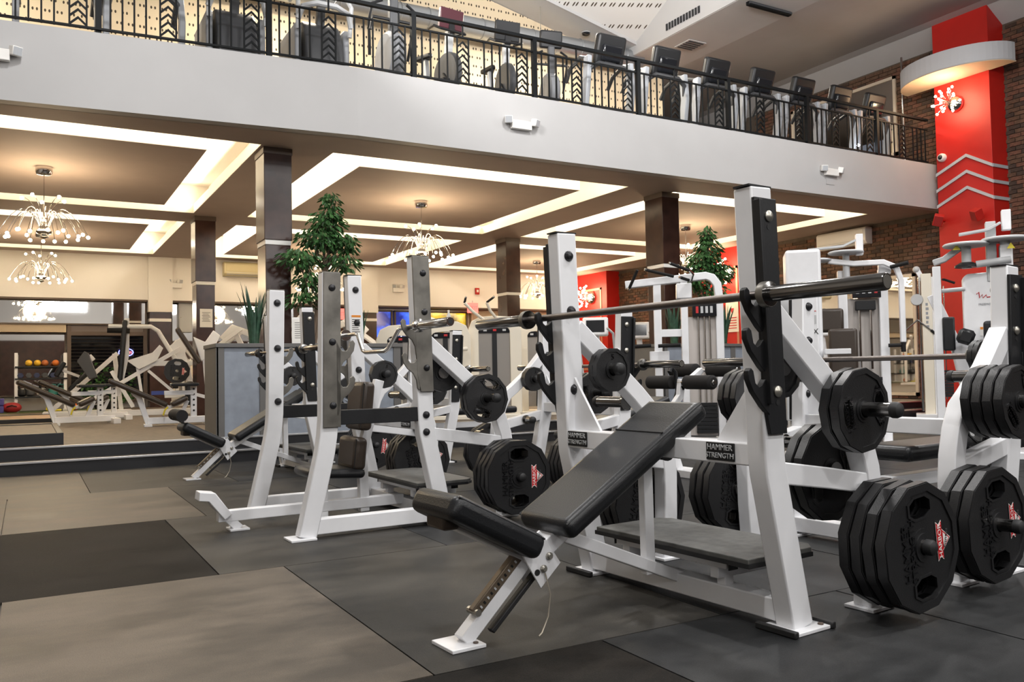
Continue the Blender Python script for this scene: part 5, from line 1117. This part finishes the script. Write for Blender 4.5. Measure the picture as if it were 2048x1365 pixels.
# ---------------------------------------------------------------- balcony railing
rl = thing('balcony_railing', 'long black balcony railing with chevron panels above the pale front', 'railing', (0, 0, 0))
ZB = 4.51; ZT = 5.33
def ry(x): return fy(x)+.07
segs = [(-1.2, 3.37), (3.37, 14.22)]
for nm, z, r_ in (('top_rail', ZT, .028), ('upper_bar', 5.15, .014), ('bottom_bar', ZB+.05, .016)):
    for a, b in segs: MB().path([(a, ry(a), z), (b, ry(b), z)], r_*2, r_*1.4, Z_).build(nm, RAIL, rl)
bal = MB().bb((-.009, -.009, ZB+.05), (.009, .009, 5.15)).mesh('baluster', RAIL, smooth=False)
pst = MB().bb((-.030, -.030, ZB), (.030, .030, ZT)).mesh('post', RAIL, smooth=False)
stub = MB().bb((-.009, -.009, 5.15), (.009, .009, ZT)).mesh('stub', RAIL, smooth=False)
chv = MB().prism([(-.075, -.055), (0, .015), (.075, -.055), (.075, -.028), (0, .042), (-.075, -.028)], (0, 0, 0), X_, Z_, .014).mesh('chevron', RAIL, smooth=False)
x = -1.1; k = 0
while x < 14.1:
    a = math.atan2(ry(x+.1)-ry(x), .1)
    if k % 2 == 0: link('post', pst, rl, (x, ry(x), 0))
    for j in range(1, 5): link('baluster', bal, rl, (x+j*.115, ry(x+j*.115), 0))
    xc = x+.68
    if xc < 14.1:
        for q in (-.08, .08): link('baluster', bal, rl, (xc+q, ry(xc+q), 0)); 
        for q in range(6): link('chevron', chv, rl, (xc, ry(xc), ZB+.13+q*.085), (0, 0, a))
        link('stub', stub, rl, (xc, ry(xc), 0))
    x += .87; k += 1
# ---------------------------------------------------------------- cardio machines on the balcony
ZF = 4.49
def treadmill(label, x, y, rz=0):
    t = thing('treadmill', label, 'treadmill', (x, y, ZF), rz, 'balcony treadmills')
    MB().bb((-.40, .10, .05), (.40, 2.0, .17)).build('deck', LTGREY, t, .02); MB().bb((-.25, .45, .165), (.25, 1.98, .178)).build('belt', BLACKP, t)
    MB().prism([(0, 0), (.55, 0), (.55, .15), (.40, .24), (.08, .20)], (0, 0, .04), Y_, Z_, .74).build('motor_cover', DKGREY, t, .03)
    for s in (-1, 1):
        MB().path([(s*.40, .12, .08), (s*.40, .04, .55), (s*.37, .04, .92)], .07, .13, Y_).build('upright', mat('blue_grey_upright', (.36, .38, .41), .4), t, .012)
        MB().tube([(s*.37, .02, .88), (s*.39, .20, .95), (s*.39, .48, .86), (s*.38, .60, .70)], .030, 8).build('hand_rail', DKGREY, t)
    MB().tube([(-.39, .05, .60), (-.35, .0, .74), (-.22, -.02, .82), (.22, -.02, .82), (.35, .0, .74), (.39, .05, .60)], .036, 8).build('arch_bar', DKGREY, t)
    rot = Matrix.Rotation(.30, 3, 'X')
    c = MB().box((0, .02, 1.05), (.50, .12, .44), rot).build('console', BLACKP, t, .04, 3)
    MB().box((0, .0, 1.00), (.34, .14, .24), rot).build('console_back', SCREENK, t, .03, 2); MB().box((0, -.075, 1.04), (.16, .02, .045), rot).build('vent', GREYP, t, .008)
    MB().box((0, .03, .90), (.20, .10, .14), rot).build('console_neck', BLACKP, t, .02)
    return t
O7 = ['leftmost', 'second', 'third', 'middle', 'fifth', 'sixth', 'last']
for k, x in enumerate((7.36, 8.40, 9.42, 10.41, 11.36, 12.30, 13.20)):
    lab = f'{O7[k]} treadmill of the seven along the right half of the balcony'
    if k == 0: tr = treadmill(lab, x, 9.86)
    else: again(tr, lab, (x, 9.86, ZF))
again(tr, 'treadmill at the far left of the balcony, beside its twin', (1.16, 10.35, ZF-.62)); again(tr, 'treadmill at the left picture edge of the balcony', (.28, 10.45, ZF-.62))
for o in S.objects:
    if o.get('label', '').startswith(('treadmill at the far', 'treadmill at the left')): o.location.z = ZF
def bike(label, x, y, col, rz):
    t = thing('exercise_bike', label, 'exercise bike', (x, y, ZF), rz)
    MB().bb((-.25, -.10, 0), (.25, .0, .06)).build('front_foot', DKGREY, t, .01); MB().bb((-.25, .85, 0), (.25, .95, .06)).build('rear_foot', DKGREY, t, .01); MB().path([(0, -.05, .05), (0, .9, .05)], .09, .07, Z_).build('frame_beam', LTGREY, t, .01)
    MB().lathe([(.27, -.05), (.29, -.03), (.29, .03), (.27, .05)], (0, .15, .36), X_, 24).build('flywheel_cover', DKGREY, t); MB().path([(0, .15, .5), (0, .10, .92)], .09, .09, Y_).build('front_mast', LTGREY, t, .01); MB().path([(0, .62, .08), (0, .70, .72)], .07, .07, Y_).build('seat_post', LTGREY, t, .01)
    MB().prism([(-.10, .14), (.10, .14), (.03, -.14), (-.03, -.14)], (0, .70, .75), X_, Y_, .07).build('saddle', VINYL, t, .02)
    MB().tube([(-.20, .30, .98), (-.24, .10, .95), (-.20, .02, .90), (.20, .02, .90), (.24, .10, .95), (.20, .30, .98)], .018, 8).build('handlebar', BLACKP, t)
    MB().box((0, .06, 1.07), (.36, .06, .26), Matrix.Rotation(.2, 3, 'X')).build('monitor', col, t, .01); MB().box((0, .06, .95), (.08, .06, .14)).build('monitor_stem', BLACKP, t)
    for s in (-1, 1): MB().path([(s*.07, .15, .36), (s*.07, .15+s*.10, .24)], .02, .03, X_).build('crank', BLACKP, t); MB().bb((s*.07, .10+s*.10, .22), (s*.07+s*.10, .20+s*.10, .25)).build('pedal', BLACKP, t)
bike('exercise bike with a dark red monitor back', 4.86, 9.92, mat('maroon_plastic', (.07, .014, .022), .35), R(8)); bike('exercise bike with a black monitor back', 5.70, 9.92, BLACKP, R(-6))
def elliptical(label, x, y, rz, s=1):
    t = thing('elliptical', label, 'elliptical trainer', (x, y, ZF), rz); t.scale = (s, s, s)
    MB().bb((-.3, -.1, 0), (.3, 1.5, .07)).build('base', DKGREY, t, .01); MB().lathe([(.30, -.10), (.34, -.06), (.34, .06), (.30, .10)], (0, .1, .42), X_, 24).build('drive_cover', GREYP, t); MB().path([(0, .0, .4), (0, -.02, 1.2)], .12, .10, Y_).build('mast', DKGREY, t, .02)
    MB().box((0, -.02, 1.32), (.40, .10, .30), Matrix.Rotation(.2, 3, 'X')).build('console', BLACKP, t, .03, 2)
    for s in (-1, 1):
        MB().tube([(s*.26, .15, .45), (s*.30, .05, .85), (s*.28, -.02, 1.05), (s*.16, -.06, 1.10)], .020, 8).build('moving_arm', BLACKP, t); MB().tube([(s*.17, .1, .25), (s*.17, 1.2, .30)], .03, 8).build('pedal_arm', LTGREY, t); MB().bb((s*.17-.07, .6, .31), (s*.17+.07, 1.0, .35)).build('pedal', BLACKP, t, .01)
    MB().tube([(-.30, .0, .72), (-.28, -.02, .88), (.28, -.02, .88), (.30, .0, .72)], .022, 8).build('front_bar', BLACKP, t)
elliptical('dark elliptical trainer left of the maroon monitor bike', 4.02, 9.95, 0); elliptical('elliptical trainer with pale base, left of the first right treadmill', 6.42, 10.0, R(-15), .82)
def climber(label, x, y, rz):
    t = thing('stair_climber', label, 'stair climber', (x, y, ZF), rz)
    n = 9; prof = [(-.02, .02)]+[(.30-.34*math.cos(PI*.5*k/n)*.95, .08+.66*math.sin(PI*.5*k/n)) for k in range(n+1)]+[(.75, .70), (.95, .25), (.95, .02)]
    MB().prism(prof, (0, 0, 0), Y_, Z_, .46).build('curved_back_shroud', DKGREY, t, .03, 3)
    for s in (-1, 1):
        MB().bb((s*.30-.04, .1, 0), (s*.30+.04, .9, .66)).build('side_panel', GREYP, t, .03); MB().tube([(s*.32, .05, .55), (s*.33, .0, .90), (s*.30, .20, 1.15), (s*.28, .55, 1.10)], .028, 8).build('hand_rail', LTGREY, t)
    MB().tube([(-.33, .02, .66), (-.28, -.03, .80), (-.12, -.05, .86), (.12, -.05, .86), (.28, -.03, .80), (.33, .02, .66)], .036, 8).build('arch_bar', LTGREY, t)
    for k in range(4): MB().bb((-.22, .55+.12*k, .55-.13*k), (.22, .72+.12*k, .58-.13*k)).build('step_tread', BLACKP, t)
    MB().box((0, .1, 1.18), (.36, .10, .30), Matrix.Rotation(.2, 3, 'X')).build('console', BLACKP, t, .03, 2); MB().path([(0, .25, .6), (0, .12, 1.1)], .10, .08, Y_).build('mast', DKGREY, t, .01)
climber('stair climber with curved dark back, right one of the pair', 3.12, 9.88, 0); climber('stair climber with curved dark back, left one of the pair', 2.12, 10.0, 0)
t = thing('red_bench', 'red padded seat between treadmills on the balcony', 'bench', (9.9, 12.35, ZF)); MB().bb((-.5, -.25, .05), (.9, .25, .55)).build('seat_block', RED, t, .03); MB().bb((-.5, .2, .5), (.9, .3, .95)).build('seat_back', RED, t, .03); MB().bb((-.45, -.2, 0), (.85, .2, .05)).build('plinth', BLACKP, t)
t = thing('air_duct', 'long silver spiral duct before the perforated wall', 'duct', (0, 12.62, 6.68)); MB().cyl((-3, 0, 0), (10.1, 0, .08), .17, 20).build('duct_tube', DUCT, t)
rg_ = MB().tube([(0, .176*math.cos(2*PI*k/20), .176*math.sin(2*PI*k/20)) for k in range(20)], .006, 5, True).mesh('spiral_rib', DUCT)
for k in range(26): link('spiral_rib', rg_, t, (-2.8+k*.5, 0, .08*(k*.5+.2)/13.1))
for x in (1.0, 4.5, 7.9): MB().cyl((x, 0, .15), (x, 0, .62+(9.84-x)*.2264-.05), .006, 6).build('hanger_rod', ZINC, t)
t = thing('smoke_detector', 'black smoke detector on the slanted soffit', 'detector', (8.95, 12.72, zs(8.95)-.005), 0); MB().lathe([(.075, 0), (.07, -.035), (.04, -.05)], (0, 0, 0), Z_, 18).build('housing', SCREENK, t); MB().lathe([(.09, .002), (.09, -.008)], (0, 0, 0), Z_, 18).build('ring', LTGREY, t)
t = thing('spot_lamp', 'small lamp shining through the right end of the balcony railing', 'lamp', (12.55, 9.72, 4.70)); MB().cyl((0, 0, -.2), (0, 0, .0), .012, 8).build('stem', BLACKP, t); MB().ball((0, 0, .02), .028, 12, 8).build('bulb', lit('cool_bulb', (.85, .92, 1), 60), t)
